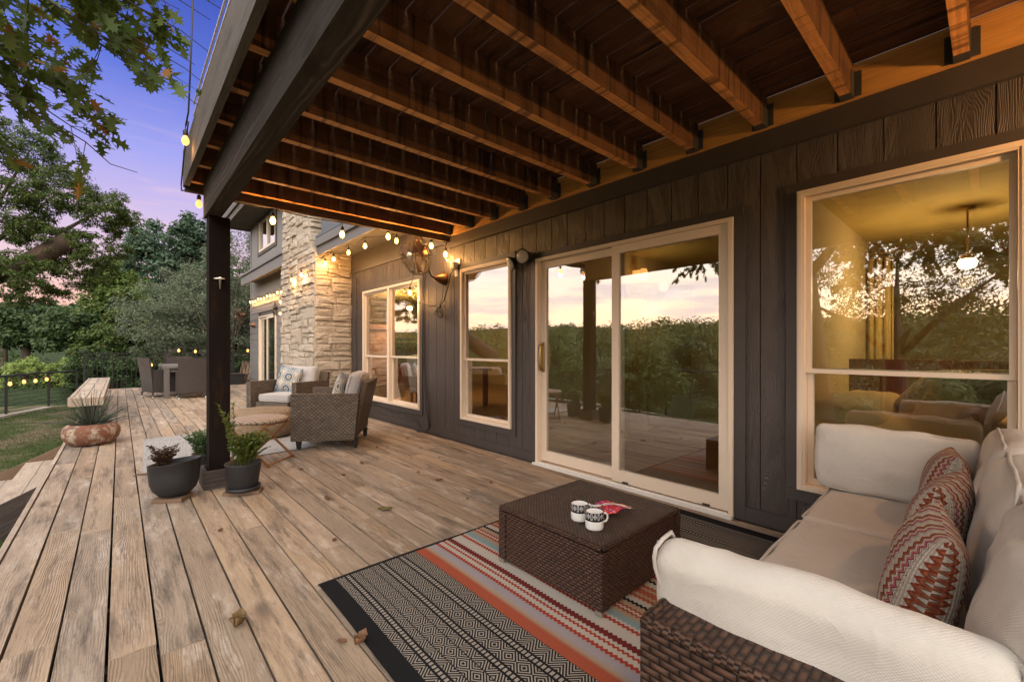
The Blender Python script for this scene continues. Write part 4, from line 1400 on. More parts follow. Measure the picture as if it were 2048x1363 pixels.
# --- benches along the edge
proto = None
for (a, b, lb) in ((8.66, 10.13, 'slatted wooden bench nearest the clay bowl along the deck edge'), (10.17, 12.03, 'middle one of three wooden benches along the deck edge'), (12.07, 14.25, 'farthest wooden bench on the deck edge near the black fence')):
    t = thing('bench', lb, 'bench', (-.36, (a + b) / 2, 0), 0, 'wooden benches along the deck edge')
    mb = MB()
    for i in range(2): mb.box(-.500 + .144 * i, a + .047, .415, -.366 + .144 * i, b - .047, .449, 1)
    bevel(mb.build('seat', M['bench_wood'], t), .004, 1)
    mb = MB()
    mb.box(-.545, a, .335, -.507, b, .452, 1); mb.box(-.214, a, .335, -.176, b, .452, 1); mb.box(-.506, a, .335, -.215, a + .04, .452, 0); mb.box(-.506, b - .04, .335, -.215, b, .452, 0)
    bevel(mb.build('apron', M['bench_wood'], t), .004, 1)
    for yy in (a + .30, b - .34):
        mb = MB(); mb.box(-.43, yy, .001, -.27, yy + .09, .40, 2); mb.build('leg', M['dark_timber'], t)

# --- steps down to the lawn
t = thing('step', 'wooden steps going down from the deck to the lawn', 'steps', (-.7, 6.2, -.5))
for i in range(2):
    mb = MB(); z = -.165 - .17 * i; x = -.518 - .285 * i
    mb.box(x - .145, 5.44, z - .032, x - .004, 7.50, z, 1); mb.box(x - .29, 5.44, z - .032, x - .150, 7.50, z, 1)
    bevel(mb.build('tread', M['bench_wood'], t), .003, 1)
for y, mt in ((5.40, 'dark_timber'), (7.505, 'scrap_wood')):
    mb = MB()
    mb.hexa([(-.516, y, -.40), (-.516, y, -.01), (-.516, y + .036, -.40), (-.516, y + .036, -.01), (-1.22, y, -.78), (-1.22, y, -.36), (-1.22, y + .036, -.78), (-1.22, y + .036, -.36)], 0)
    mb.build('stringer', M[mt], t)

# --- dining set at the far end
t = thing('dining_table', 'weathered grey timber dining table at the far end of the deck', 'dining table', (1.2, 13.6, 0))
mb = MB()
for i in range(6): mb.box(.765 + .149 * i, 12.75, .715, .765 + .149 * i + .144, 14.45, .745, 1)
mb.box(.74, 12.66, .69, .765, 14.54, .747, 1); mb.box(1.66, 12.66, .69, 1.685, 14.54, .747, 1); mb.box(.766, 12.66, .69, 1.659, 12.748, .746, 0); mb.box(.766, 14.452, .69, 1.659, 14.54, .746, 0)
bevel(mb.build('table_top', M['table_wood'], t), .004, 1)
mb = MB(); mb.box(.80, 12.72, .60, 1.62, 12.75, .69, 0); mb.box(.80, 14.45, .60, 1.62, 14.48, .69, 0); mb.box(.80, 12.76, .60, .83, 14.44, .69, 1); mb.box(1.59, 12.76, .60, 1.62, 14.44, .69, 1)
mb.build('apron', M['table_wood'], t)
for x in (.745, 1.58):
    for y in (12.665, 14.435):
        mb = MB(); mb.box(x, y, .001, x + .10, y + .10, .689, 2); bevel(mb.build('leg', M['table_wood'], t), .003, 1)
DC = None
def dining_chair():
    t = thing('dining_chair', '', 'dining chair', (0, 0, 0), 0, 'wicker dining chairs round the table')
    mb = MB(); n = 8
    w = .275
    for (y0, off) in ((.24, 0), (.285, 0)): pass
    # back: slab from the floor skirt to the top rail, curved, leaning
    def bk(u, v, s):
        z = .10 + .83 * v; lean = .02 + .09 * v ** 1.6; cv = .02 * (u * u)
        ww = w * (.92 + .10 * v)
        if v == 0: z = .10 + .035 * (1 - u * u)
        return Vector((u * ww, .25 + lean - cv + s * .03, z))
    for s in (0, 1):
        for i in range(n):
            for j in range(n):
                q = [(i, j), (i + 1, j), (i + 1, j + 1), (i, j + 1)]
                P_ = [bk(-1 + 2 * a / n, b / n, s) for a, b in q]; U = [((-1 + 2 * a / n) * w, b / n * .83) for a, b in q]
                if s == 0: mb.poly(P_, U, .5)
                else: mb.poly(P_[::-1], U[::-1], .5)
    for i in range(n):
        for v_ in (0, 1):
            mb.poly([bk(-1 + 2 * i / n, v_, 0), bk(-1 + 2 * (i + 1) / n, v_, 0), bk(-1 + 2 * (i + 1) / n, v_, 1), bk(-1 + 2 * i / n, v_, 1)], None, .5)
            u_ = -1 if v_ == 0 else 1
            mb.poly([bk(u_, i / n, 0), bk(u_, (i + 1) / n, 0), bk(u_, (i + 1) / n, 1), bk(u_, i / n, 1)], None, .5)
    mb.build('back', M['wicker_dining'], t, world=False)
    mb = MB(); wick_box(mb, -.235, -.25, .12, .235, .255, .43); mb.build('seat', M['wicker_dining'], t, world=False)
    for s in (-1, 1):
        mb = MB(); x0, x1 = sorted((s * .237, s * .285)); wick_box(mb, x0, -.26, .12, x1, .262, .625); mb.build('arm', M['wicker_dining'], t, world=False)
        for y in (-.235, .275):
            mb = MB(); mb.lathe([(.010, .03), (.020, .125)], 8, c=(s * .25, y, 0)); lg = mb.build('leg', M['wicker_dining'], t, world=False)
            mb = MB(); mb.lathe([(0, .001), (.012, .001), (.012, .03), (0, .0305)], 8, c=(s * .25, y, 0)); mb.build('foot', M['white_foot'], lg, world=False)
    return t
DC = dining_chair()
DC.location = (1.245, 12.66, 0); DC.rotation_euler = (0, 0, math.pi); DC['label'] = 'wicker dining chair with its back to the camera at the near table end'
copy_tree(DC, (.735, 13.42, 0), math.pi / 2, 'wicker dining chair on the bench side of the table, seen side on')
copy_tree(DC, (1.20, 14.62, 0), 0, 'wicker dining chair at the far table end beneath the fence lights')

# fix facing of the copies: backs point away from the table
for o in list(COL.objects):
    if o.name.startswith('dining_chair') and o.parent is None:
        dx, dy = 1.21 - o.location.x, 13.6 - o.location.y
        o.rotation_euler = (0, 0, math.atan2(dx, -dy) if abs(dx) > abs(dy) * .5 else (math.pi if dy > 0 else 0))

# dark storage box and garden chair beyond the post
t = thing('storage_box', 'low black wicker box at the far edge of the deck', 'box', (2.55, 16.3, 0))
mb = MB(); wick_box(mb, 2.2, 16.05, .005, 2.95, 16.5, .30); mb.build('body', M['black_leg'], t)
mb = MB(); mb.box(2.18, 16.03, .302, 2.97, 16.52, .335, 0); bevel(mb.build('lid', M['black_leg'], t), .008)
# ================================================================ STRING LIGHTS
def point(name, loc, e, c, r, par):
    l = bpy.data.lights.new(name, 'POINT'); l.energy = e; l.color = c; l.shadow_soft_size = r
    o = bpy.data.objects.new(name, l); COL.objects.link(o); o.parent = par
    o.location = WM[par].inverted() @ Vector(loc)


def sag(a, b, s, n=8):
    a = Vector(a); b = Vector(b)
    return [a.lerp(b, i / n) - Vector((0, 0, s * 4 * (i / n) * (1 - i / n))) for i in range(n + 1)]


def string_light(label, cords, bulbs, glowmat='bulb_glow', size=.9, r=.0055, watt=9.0):
    b0 = bulbs[0][0]
    t = thing('string_light', label, 'string lights', b0, 0, 'string lights around the deck')
    mb = MB()
    for c in cords: mb.tube(c, r, 6)
    mb.build('cord', M['socket_black'], t, smooth=True)
    for p, tilt in bulbs:
        m = Matrix.Translation(p) @ Matrix.Rotation(tilt, 4, 'Y')
        s = size
        mb = MB(); mb.lathe([(0, -.052 * s), (.012 * s, -.050 * s), (.024 * s, -.038 * s), (.029 * s, -.020 * s), (.027 * s, 0), (.018 * s, .018 * s), (.0135 * s, .028 * s), (0, .029 * s)], 14, m=m)
        b = mb.build('bulb', M[glowmat], t, smooth=True)
        mb = MB(); mb.lathe([(0, .0285 * s), (.0165 * s, .0285 * s), (.019 * s, .040 * s), (.019 * s, .068 * s), (.012 * s, .078 * s), (.0035, .082 * s), (.0035, .082 * s + .03), (0, .082 * s + .031)], 12, m=m)
        mb.build('socket', M['socket_black'], b, smooth=True)
        if watt: point('bulb_light', Vector(p) - Vector((0, 0, .075)), watt, (1.0, .50, .15), .025, t)
    return t


# on the rim of the upper deck
string_light('string light with two bulbs hanging on the outer rim of the upper deck',
             [[(.375, 3.70, 3.6), (.372, 3.85, 3.1), (.374, 3.97, 2.90), (.360, 3.99, 2.80)],
              [(.374, 3.97, 2.83), (.362, 4.15, 2.62), (.372, 4.45, 2.50), (.392, 4.66, 2.51), (.45, 4.662, 2.53), (.514, 4.664, 2.535)]],
             [((.358, 3.985, 2.70), 0.0), ((.514, 4.664, 2.435), 0.0)], 'bulb_dim', .85, watt=.6)
# under the end board
E1 = [(1.097, 4.667, 2.405), (1.766, 4.667, 2.390), (2.293, 4.667, 2.455), (2.865, 4.667, 2.440)]
cord = sag((.514, 4.665, 2.53), (1.097, 4.667, 2.515), .02) + sag((1.097, 4.667, 2.515), (1.766, 4.667, 2.505), .02) + sag((1.766, 4.667, 2.505), (2.293, 4.667, 2.555), .02) + sag((2.293, 4.667, 2.555), (2.865, 4.667, 2.545), .02) + sag((2.865, 4.667, 2.545), (3.09, 4.66, 2.50), .01)
string_light('string light bulbs hanging under the end board of the upper deck', [cord], [(p, 0) for p in E1])
# under the lower eave and round the chimney
E2 = [(2.85, 5.55, 2.66), (2.62, 6.061, 2.64), (2.62, 6.67, 2.645), (2.62, 7.30, 2.64), (2.62, 7.70, 2.63)]
c2 = []
for a, b in zip(E2[:-1], E2[1:]): c2 += sag((a[0], a[1], 2.755), (b[0], b[1], 2.755), .02)
string_light('string light bulbs under the eave beside the stone chimney', [[(3.08, 4.72, 2.55), (2.95, 5.2, 2.70)] + c2, [(2.62, 7.70, 2.755), (2.44, 7.79, 2.60), (2.40, 8.26, 2.585), (2.41, 8.87, 2.565), (2.43, 9.4, 2.53), (2.44, 9.85, 2.56), (2.95, 10.1, 2.6)],
              [(2.62, 7.70, 2.755), (2.45, 7.80, 2.52), (2.75, 7.81, 2.49), (3.1, 7.83, 2.42)]],
             [(p, 0) for p in E2] + [((2.40, 8.264, 2.478), 0), ((2.41, 8.87, 2.46), 0)])
# bulb strip on the far wing
n = 11
far = [(3.06, 12.2 + (15.75 - 12.2) * i / (n - 1), 2.60 + .02 * math.sin(i * 2.1)) for i in range(n)]
string_light('row of string light bulbs along the far wing wall', [sag((3.06, 12.1, 2.72), (3.06, 15.9, 2.69), .02, 10)], [(p, 0) for p in far], size=.85, watt=2.0)

string_light('two string light bulbs on the far wall beside the chimney', [[(3.06, 12.2, 2.7), (3.05, 12.25, 2.5), (3.06, 12.26, 2.0)]], [((3.05, 12.25, 2.36), 0), ((3.05, 12.26, 2.05), 0)])
# by the small window and the fan
string_light('string light bulb on the wall corner above the outlet box', [[(3.09, 4.66, 2.50), (3.07, 4.655, 2.46)], [(3.075, 4.655, 2.30), (3.085, 4.60, 2.22), (3.10, 4.53, 2.20)]], [((3.065, 4.652, 2.36), 0)])
string_light('string light bulb hanging in front of the double window', [[(2.70, 4.70, 2.52), (2.80, 4.92, 2.35), (2.93, 5.25, 2.07), (2.95, 5.352, 2.02)], [(2.955, 5.36, 1.93), (2.98, 5.22, 1.78), (3.06, 5.0, 1.72), (3.09, 4.86, 1.715)]], [((2.95, 5.352, 1.93), 0)])
# on the cable fence and the iron fence
FB = [(-1.90, 15.33, .34), (-1.74, 15.86, .35), (-1.59, 16.26, .34), (-1.43, 16.66, .35)]
string_light('four string light bulbs along the cable fence by the lawn', [[(a, b, c + .10) for a, b, c in FB]], [(p, 0) for p in FB], 'bulb_far', 1.15, watt=0)
GB = [(.70, 17.0, .66), (1.10, 17.02, .86), (1.36, 17.0, 1.09), (1.78, 17.0, 1.06), (3.23, 17.0, 1.08)]
string_light('string light bulbs draped over the iron fence behind the dining table', [[(a, b, c + .10) for a, b, c in GB]], [(p, 0) for p in GB], 'bulb_far', 1.15, watt=0)

# ================================================================ WALL FITTINGS
def wall_fan(label, dy, dz):
    base = (3.138, 4.78 + dy, 2.06 + dz)
    t = thing('wall_fan', label, 'wall fan', base, 0, 'wall fans')
    B = Vector(base)
    hub = B + Vector((-.44, 0.0, .255)); ax = Vector((-.82, -.10, -.32)).normalized()
    q = ax.to_track_quat('Z', 'Y').to_matrix().to_4x4()
    mb = MB(); mq = Matrix.Translation(B) @ Matrix.Rotation(rad(-90), 4, 'Y')
    mb.lathe([(.0, .0), (.082, .0), (.082, .015), (.060, .08), (.036, .13), (.030, .15), (.022, .16), (0, .165)], 20, m=mq)
    mb.build('wall_mount', M['bronze'], t, smooth=True)
    mo = hub - ax * .13
    mb = MB(); mb.tube([B + Vector((-.15, 0, 0)), B + Vector((-.20, 0, .01)), B + Vector((-.23, 0, .06)), B + Vector((-.235, 0, .13)), B + Vector((-.25, 0, .19)), mo + Vector((0, 0, -.05))], .012, 8); mb.build('bracket_arm', M['black_metal'], t, smooth=True)
    mb = MB(); mb.lathe([(0, -.20), (.045, -.195), (.062, -.17), (.064, -.09), (.05, -.07), (.018, -.06), (.014, 0.0), (0, 0.005)], 20, m=Matrix.Translation(hub) @ q); mb.build('motor', M['bronze'], t, smooth=True)
    mb = MB(); mc = Matrix.Translation(hub) @ q
    ring = lambda r, z: [mc @ Vector((r * math.cos(a * math.pi / 18), r * math.sin(a * math.pi / 18), z)) for a in range(36)]
    for r, z in ((.258, 0), (.262, -.02), (.25, .035), (.19, .062), (.11, .078), (.05, .082), (.25, -.045), (.19, -.068), (.11, -.082)): mb.tube(ring(r, z), .0042 if r > .255 else .0024, 5, closed=True)
    for k in range(44):
        a = k * math.pi / 22; c, s = math.cos(a), math.sin(a)
        mb.tube([mc @ Vector((r * c, r * s, z)) for r, z in ((.05, .082), (.11, .078), (.19, .062), (.25, .035), (.26, -.01), (.25, -.045), (.19, -.068), (.07, -.085))], .0022, 4)
    mb.build('cage', M['cage_wire'], t, smooth=True)
    mb = MB(); mb.lathe([(0, .088), (.045, .086), (.048, .08), (.045, .074), (0, .072)], 18, m=mc); mb.build('badge', M['steel'], t, smooth=True)
    mb = MB()
    for k in range(3):
        mk = mc @ Rz(k * 2.0944 + .5)
        for i in range(6):
            for j in range(4):
                P_ = []
                for a, b in ((i, j), (i + 1, j), (i + 1, j + 1), (i, j + 1)):
                    r = .03 + .20 * a / 6; w = .05 + .09 * math.sin(min(1, a / 5) * 1.7); y = (b / 4 - .5) * w + .02 * a / 6
                    P_.append(mk @ Vector((r, y, .015 + (b / 4 - .5) * .06 * (1 - .4 * a / 6))))
                mb.poly(P_)
    o = mb.build('blade', M['bronze'], t, smooth=True, weld=True); sm = o.modifiers.new('t', 'SOLIDIFY'); sm.thickness = .002
    return t
wall_fan('bronze caged wall fan beside the double window', 0, 0)
wall_fan('bronze caged wall fan on the far wing corner', 10.72, -.19)

t = thing('floodlight', 'pair of round outdoor flood lamps above the small window and door', 'floodlight', (3.13, 3.27, 2.12))
mb = MB(); mb.lathe([(0, 0), (.055, 0), (.055, .02), (.04, .035), (.0, .04)], 18, c=(3.124, 3.215, 2.10), m=Matrix.Rotation(rad(-90), 4, 'Y')); mb.build('base', M['black_metal'], t, smooth=True)
for (p, ax, nm) in (((3.03, 3.38, 2.045), (-.80, .28, -.45), 0), ((3.01, 3.175, 2.085), (-.9, -.22, -.15), 1)):
    P_ = Vector(p); A = Vector(ax).normalized(); q = Matrix.Translation(P_) @ A.to_track_quat('Z', 'Y').to_matrix().to_4x4()
    mb = MB(); mb.lathe([(0, -.10), (.030, -.10), (.036, -.07), (.055, -.03), (.076, -.005), (.080, .004), (.076, .008), (.070, .002)], 24, m=q)
    mb.tube([P_ - A * .09, (P_ - A * .10).lerp(Vector((3.11, 3.215, 2.10)), .5), (3.11, 3.215, 2.10)], .014, 8)
    h = mb.build('lamp_head', M['black_metal'], t, smooth=True)
    mb = MB(); mb.lathe([(.071, .003), (.060, .012), (.03, .019), (0, .021)], 24, m=q); mb.build('lens', M['lamp_lens'], h, smooth=True)

mb = MB()
S = Vector((3.105, 12.96, 2.20))
for k in range(5):
    a = rad(90 + 72 * k)
    P_ = lambda r, an: S + Vector((0, r * math.cos(an), r * math.sin(an)))
    c = S + Vector((-.07, 0, 0)); o = P_(.26, a); l = P_(.11, a + rad(36)); r_ = P_(.11, a - rad(36))
    mb.poly([c, o, l]); mb.poly([c, r_, o]); mb.poly([S + Vector((.005, 0, 0)), l, o]); mb.poly([S + Vector((.005, 0, 0)), o, r_])
tag(mb.build('wall_star', M['cage_wire']), 'dark metal barn star on the wall over the far sliding door', 'star')

# cables on the wall
mb = MB()
B = Vector((3.085, 4.84, 1.70))
for s in range(5):
    a0 = s * 1.25; mb.tube([B + Vector((.01 * math.sin(3 * k_ + s), .055 * math.sin(k_ * math.pi / 6) * math.cos(a0) + .05 * (1 - math.cos(k_ * math.pi / 6)) * math.sin(a0), -.03 - .055 * (1 - math.cos(k_ * math.pi / 6)) * abs(math.cos(a0 * .7)) + .03 * math.sin(k_ * math.pi / 6))) for k_ in range(13)], .0065, 5)
mb.rbox(I(*B), .03, .09, .05, .015, 2)
mb.tube([B, (3.09, 4.72, 1.78), (3.095, 4.64, 1.95), (3.10, 4.585, 2.10), (3.10, 4.52, 2.15)], .008, 6)
mb.tube([B, (3.10, 4.78, 1.80), (3.11, 4.77, 1.98)], .004, 6)
tag(mb.build('power_cord', M['socket_black'], smooth=True), 'black power cord bundled in loops on the siding under the fan', 'cord')
mb = MB()
mb.tube([(3.122, 5.30, 2.50), (3.122, 5.302, 1.6), (3.122, 5.28, .9), (3.122, 5.22, .35), (3.122, 5.14, .08), (3.10, 5.20, .012), (3.05, 5.35, .008)], .008, 6)
mb.tube([(3.115, 5.27, 2.50), (3.115, 5.275, 1.5), (3.118, 5.25, .8), (3.12, 5.13, .3), (3.12, 5.12, .06)], .006, 6)
tag(mb.build('cable', M['socket_black'], smooth=True), 'grey cables running down the siding beside the double window', 'cable')
mb = MB(); mb.tube([(3.11, 7.55, 2.4), (3.115, 7.60, 1.5), (3.115, 7.55, .9), (3.115, 7.62, .3), (3.11, 7.5, .02)], .008, 6)
tag(mb.build('cable', M['socket_black'], smooth=True), 'thin cable on the wall corner beside the chimney', 'cable')
mb = MB(); mb.tube([(3.118, 6.9, .26), (3.118, 6.2, .17), (3.118, 5.9, .20), (3.118, 5.5, .15), (3.115, 5.35, .05)], .005, 6)
tag(mb.build('cable', M['socket_black'], smooth=True), 'low cable drooping along the siding below the double window', 'cable')

# lantern over the sitting area, just outside the picture
LX, LY = 2.62, -.85
t = thing('hanging_lantern', 'warm hanging lantern under the deck joists to the right of the big window', 'lantern', (LX, LY, 2.2))
mb = MB(); mb.tube([(LX, LY, 2.60), (LX, LY, 2.31)], .006, 6); mb.build('chain', M['black_metal'], t)
mb = MB()
for a in (-1, 1):
    for b in (-1, 1): mb.box(LX + a * .07 - .005, LY + b * .07 - .005, 2.04, LX + a * .07 + .005, LY + b * .07 + .005, 2.28, 2)
frame4(mb, LX - .08, LX - .066, LY - .08, LY + .08, 2.281, 2.289, .003); mb.box(LX - .08, LY - .006, 2.29, LX + .08, LY + .006, 2.30); mb.box(LX - .075, LY - .075, 2.025, LX + .075, LY + .075, 2.04)
mb.build('cage', M['black_metal'], t)
mb = MB(); mb.lathe([(0, -.05), (.03, -.04), (.045, 0), (.03, .04), (0, .06)], 16, c=(LX, LY, 2.15)); mb.build('bulb', M['sconce_glow'], t, smooth=True)


# ================================================================ ROOMS
def ceiling_light(label, x, y, z, e):
    t = thing('ceiling_light', label, 'ceiling light', (x, y, 2.42))
    mb = MB(); mb.lathe([(0, 2.419), (.05, 2.419), (.05, 2.40), (.008, 2.39), (.007, z + .10), (.05, z + .07), (.055, z + .03), (.02, z + .05), (0, z + .05)], 20, c=(x, y, 0)); mb.build('fitting', M['brass'], t, smooth=True)
    mb = MB(); mb.lathe([(0, z - .06), (.05, z - .04), (.065, z), (.05, z + .04), (0, z + .06)], 16, c=(x, y, 0)); mb.build('bulb', M['lamp_glow'], t, smooth=True)
    point('lamp_light', (x, y, z - .17), e, (1.0, .68, .32), .06, t)
ceiling_light('lit ceiling lamp inside the room behind the big right window', 5.6, .15, 1.92, 40)
ceiling_light('lit pendant lamp inside the kitchen behind the double window', 4.95, 9.0, 2.08, 130)

t = thing('bed', 'bed with gold covers inside the room at the right window', 'bed', (4.6, .1, 0))
mb = MB(); mb.rbox(I(4.6, .05, .36), 1.9, 1.9, .56, .12, 8, (0, 0, .03), .02, 3); mb.build('mattress', M['gold_cloth'], t, smooth=True, weld=True)
mb = MB(); mb.rbox(I(4.55, .75, .55) , 1.5, .5, .40, .12, 8, (0, 0, .04), .03, 9); mb.build('folded_quilt', M['bed_cloth'], t, smooth=True, weld=True)
mb = MB(); mb.box(5.62, -.95, 0, 5.70, 1.1, 1.05, 2); bevel(mb.build('headboard', M['cabinet_wood'], t), .01)
for i, (x, y, z, w, rz, lb) in enumerate(((4.0, .10, .84, .62, 20, 'big cream pillow on the bed nearest the window glass'), (4.15, -.35, .86, .60, -10, 'pale pillow on the bed at the right end of the window'), (4.6, .25, .83, .55, 40, 'cream pillow lying further back on the bed'))):
    mb = MB(); mb.pillow(I(x, y, z) @ Rz(rad(rz)) @ Matrix.Rotation(rad(35), 4, 'Y'), w, .45, .22, 10, .012, i)
    tag(mb.build('bed_pillow', M['pale_cloth' if i else 'bed_cloth'], smooth=True, weld=True), lb, 'pillow', 'pillows on the bed indoors')
t = thing('curtain', 'gold curtain hanging inside the room behind the right window', 'curtain', (6.55, 1.15, 0))
mb = MB(); P_ = [Vector((6.5 + .05 * math.sin(i * 1.9), .75 + i * .022, 0)) for i in range(18)]
for a, b in zip(P_[:-1], P_[1:]): mb.poly([a, b, b + Vector((0, 0, 2.2)), a + Vector((0, 0, 2.2))], None, .5)
o = mb.build('drape', M['gold_cloth'], t, smooth=True, weld=True); sm = o.modifiers.new('t', 'SOLIDIFY'); sm.thickness = .01
mb = MB(); mb.tube([(6.5, .6, 2.25), (6.5, 1.3, 2.25)], .012, 8); mb.build('rod', M['brass'], t)

t = thing('fireplace', 'brick fireplace with timber mantel inside behind the double window', 'fireplace', (4.3, 10.0, 0))
mb = MB(); wick_box(mb, 3.75, 9.7, 0, 4.9, 10.3, 1.60); mb.build('breast', M['brick'], t)
mb = MB(); mb.box(3.65, 9.58, 1.60, 5.0, 10.3, 1.70, 0); bevel(mb.build('mantel', M['cabinet_wood'], t), .01)
mb = MB(); mb.box(3.65, 9.35, 0.0, 5.0, 9.69, .32, 0); mb.build('hearth', M['stone_top'], t)
mb = MB(); mb.lathe([(0, 0), (.05, 0), (.045, .02), (.015, .05), (.015, .15), (.05, .19), (.055, .30), (0, .31)], 14, c=(3.95, 9.9, 1.705)); tag(mb.build('vase', M['white_foot'], smooth=True), 'small pale vase on the indoor mantel', 'vase')
t = thing('kitchen_cabinet', 'red brown kitchen counter seen through the double window', 'kitchen cabinet', (6.6, 12.1, 0))
mb = MB(); mb.box(5.3, 11.8, 0, 8.5, 12.38, .88, 0); mb.build('base_cabinet', M['cabinet_wood'], t)
mb = MB(); mb.box(5.28, 11.76, .882, 8.52, 12.39, .925, 0); mb.build('worktop', M['stone_top'], t)
mb = MB(); mb.box(5.3, 12.37, .93, 8.5, 12.398, 1.32, 0); mb.build('splashback', M['pot_red'], t)
mb = MB(); mb.box(5.9, 12.05, 1.45, 6.7, 12.36, 2.25, 0); mb.box(7.0, 12.05, 1.62, 8.5, 12.36, 2.25, 0); mb.build('wall_cabinet', M['room_paint'], t)
mb = MB(); mb.tube([(6.4, 12.0, .93), (6.4, 12.0, 1.2), (6.4, 11.94, 1.25), (6.4, 11.88, 1.2)], .012, 8); mb.build('tap', M['steel'], t, smooth=True)
IC = None
def indoor_chair(label, x, y, rz):
    t = thing('indoor_chair', label, 'chair', (x, y, 0), rz, 'chairs inside the kitchen')
    mb = MB(); mb.rbox(I(0, 0, .46), .50, .48, .12, .04, 3); mb.build('seat', M['pale_cloth'], t, smooth=True, world=False)
    mb = MB(); mb.rbox(I(0, .24, .76) @ Matrix.Rotation(rad(-8), 4, 'X'), .50, .10, .52, .045, 4); mb.build('backrest', M['pale_cloth'], t, smooth=True, world=False)
    for a in (-.2, .2):
        for b in (-.19, .22):
            mb = MB(); mb.tube([(a, b, 0), (a, b, .41)], [.018, .028], 6); mb.build('leg', M['cabinet_wood'], t, world=False)
t = thing('fill_lamp', 'added small lamp lighting the cupboard frame behind the sliding door', 'lamp', (5.2, 3.2, 2.12))  # added fill so the cupboard frame shows through the door glass
mb = MB(); mb.lathe([(0, 1.70), (.05, 1.72), (.06, 1.80), (.04, 1.86), (0, 1.87)], 14, c=(5.2, 3.13, .36)); mb.box(5.17, 3.19, 2.11, 5.23, 3.2785, 2.21); mb.build('shade', M['bulb_dim'], t, smooth=True)
point('lamp_light', (5.2, 2.85, 1.95), 4, (1.0, .68, .32), .06, t)
indoor_chair('pale upholstered chair just inside the double window', 3.95, 6.5, 2.0)
indoor_chair('pale upholstered chair deeper in the kitchen', 5.0, 8.2, .6)
t = thing('indoor_table', 'dark dining table inside the kitchen', 'table', (4.9, 7.2, 0))
mb = MB(); mb.box(4.3, 6.8, .72, 5.6, 7.7, .76, 0); bevel(mb.build('table_top', M['cabinet_wood'], t), .008)
for x in (4.36, 5.46):
    for y in (6.86, 7.56):
        mb = MB(); mb.box(x, y, 0.001, x + .08, y + .08, .719, 2); mb.build('leg', M['cabinet_wood'], t)
# ================================================================ TREES AND PLANTS
TH = math.atan(784 / 868); CT, ST = math.cos(TH), math.sin(TH)
def at(px, py, d):
    """a point d metres ahead of where the photographer stood"""
    l = d * (px - 1024) / 868
    return Vector((d * ST + l * CT, d * CT - l * ST, 1.165 + (695 - py) / 868 * d))


def tree(name, label, cat, blobs, n, leaf, size, tmpl=DIAMOND, clump=.28, k=60, trunk=None, lean=(0, 0), group='trees behind the deck', limbs=5, tr=.16, foot=None):
    """blobs: (px, py, distance, half width px, half height px)"""
    B = []
    for (px, py, d, w, h) in blobs:
        c = at(px, py, d); off = math.hypot(1, (px - 1024) / 868)
        rr = w / 868 * d / off
        B.append((c.x, c.y, c.z, rr, rr, h / 868 * d))
    cx = sum(b[0] for b in B) / len(B); cy = sum(b[1] for b in B) / len(B)
    if foot: cx, cy = foot
    gz = hterr(cx, cy) - .05
    t = thing(name, label, cat, (cx, cy, gz), 0, group)
    p, q = crown_points(B, n, clump, k)
    dr = rdir(n if len(p) == n else len(p)) + np.array([0, 0, -.25])
    leaf_mesh('crown' if 'shrub' not in name else 'foliage', p - np.array([cx, cy, gz]), dr, q + rdir(len(p)) * .55, size * (.55 + .9 * NR.random(len(p))), tmpl, M[leaf], t, flat=True)
    if trunk is not False:
        mb = MB(); top = max(B, key=lambda b: b[2])
        base = Vector((cx, cy, gz)); hub = Vector((cx + lean[0], cy + lean[1], gz + max(.5, (min(b[2] for b in B) - gz) * .75)))
        mb.tube([base, base.lerp(hub, .5) + Vector((.08, -.05, 0)), hub], [tr * 1.25, tr, tr * .9], 10)
        for b in B:
            for j in range(limbs):
                e = Vector(b[:3]) + Vector((R.uniform(-.4, .4) * b[3], R.uniform(-.4, .4) * b[4], R.uniform(-.3, .35) * b[5]))
                m_ = hub.lerp(e, .5) + Vector((R.uniform(-.3, .3), R.uniform(-.3, .3), -.1 * b[5]))
                mb.tube([hub, m_, e], [tr * .3, tr * .15, tr * .04], 6)
        mb.build('trunk', M['bark'], t, smooth=True)
    return t


tree('juniper_tree', 'big grey green juniper with low hanging branches behind the iron fence', 'tree',
     [(400, 640, 18.5, 150, 78), (300, 652, 18.3, 85, 55), (480, 560, 19, 75, 125), (390, 580, 19, 90, 65), (560, 560, 20, 80, 140), (430, 690, 18, 90, 32)], 70000, 'leaf_cedar', .105, LANCE, .26, 150, tr=.2, foot=(3.4, 21.0))
tree('broadleaf_tree', 'tall dark green tree rising highest against the pink sky', 'tree',
     [(335, 500, 29, 85, 55), (385, 470, 29, 48, 45), (305, 560, 28, 80, 60), (265, 520, 28, 40, 30), (420, 520, 30, 60, 70)], 24000, 'leaf_blue', .22, DIAMOND, .30, 70, tr=.25)
tree('broadleaf_tree', 'light yellow green tree in the middle of the treeline', 'tree',
     [(235, 600, 22, 75, 70), (205, 545, 22, 48, 45), (285, 645, 21, 65, 50), (170, 640, 22, 60, 40)], 24000, 'leaf_bright', .17, DIAMOND, .28, 70, tr=.18)
tree('broadleaf_tree', 'dark green bushy tree low on the left under the orange sky', 'tree',
     [(60, 650, 21, 105, 50), (150, 665, 20, 80, 45), (-60, 650, 20, 80, 60)], 26000, 'leaf_dark', .16, DIAMOND, .3, 80, tr=.16)
tree('broadleaf_tree', 'mid green tree left of the juniper beside the fence corner', 'tree',
     [(215, 690, 19.5, 70, 40), (255, 660, 20, 55, 45)], 12000, 'leaf_live', .13, DIAMOND, .3, 60, tr=.12)
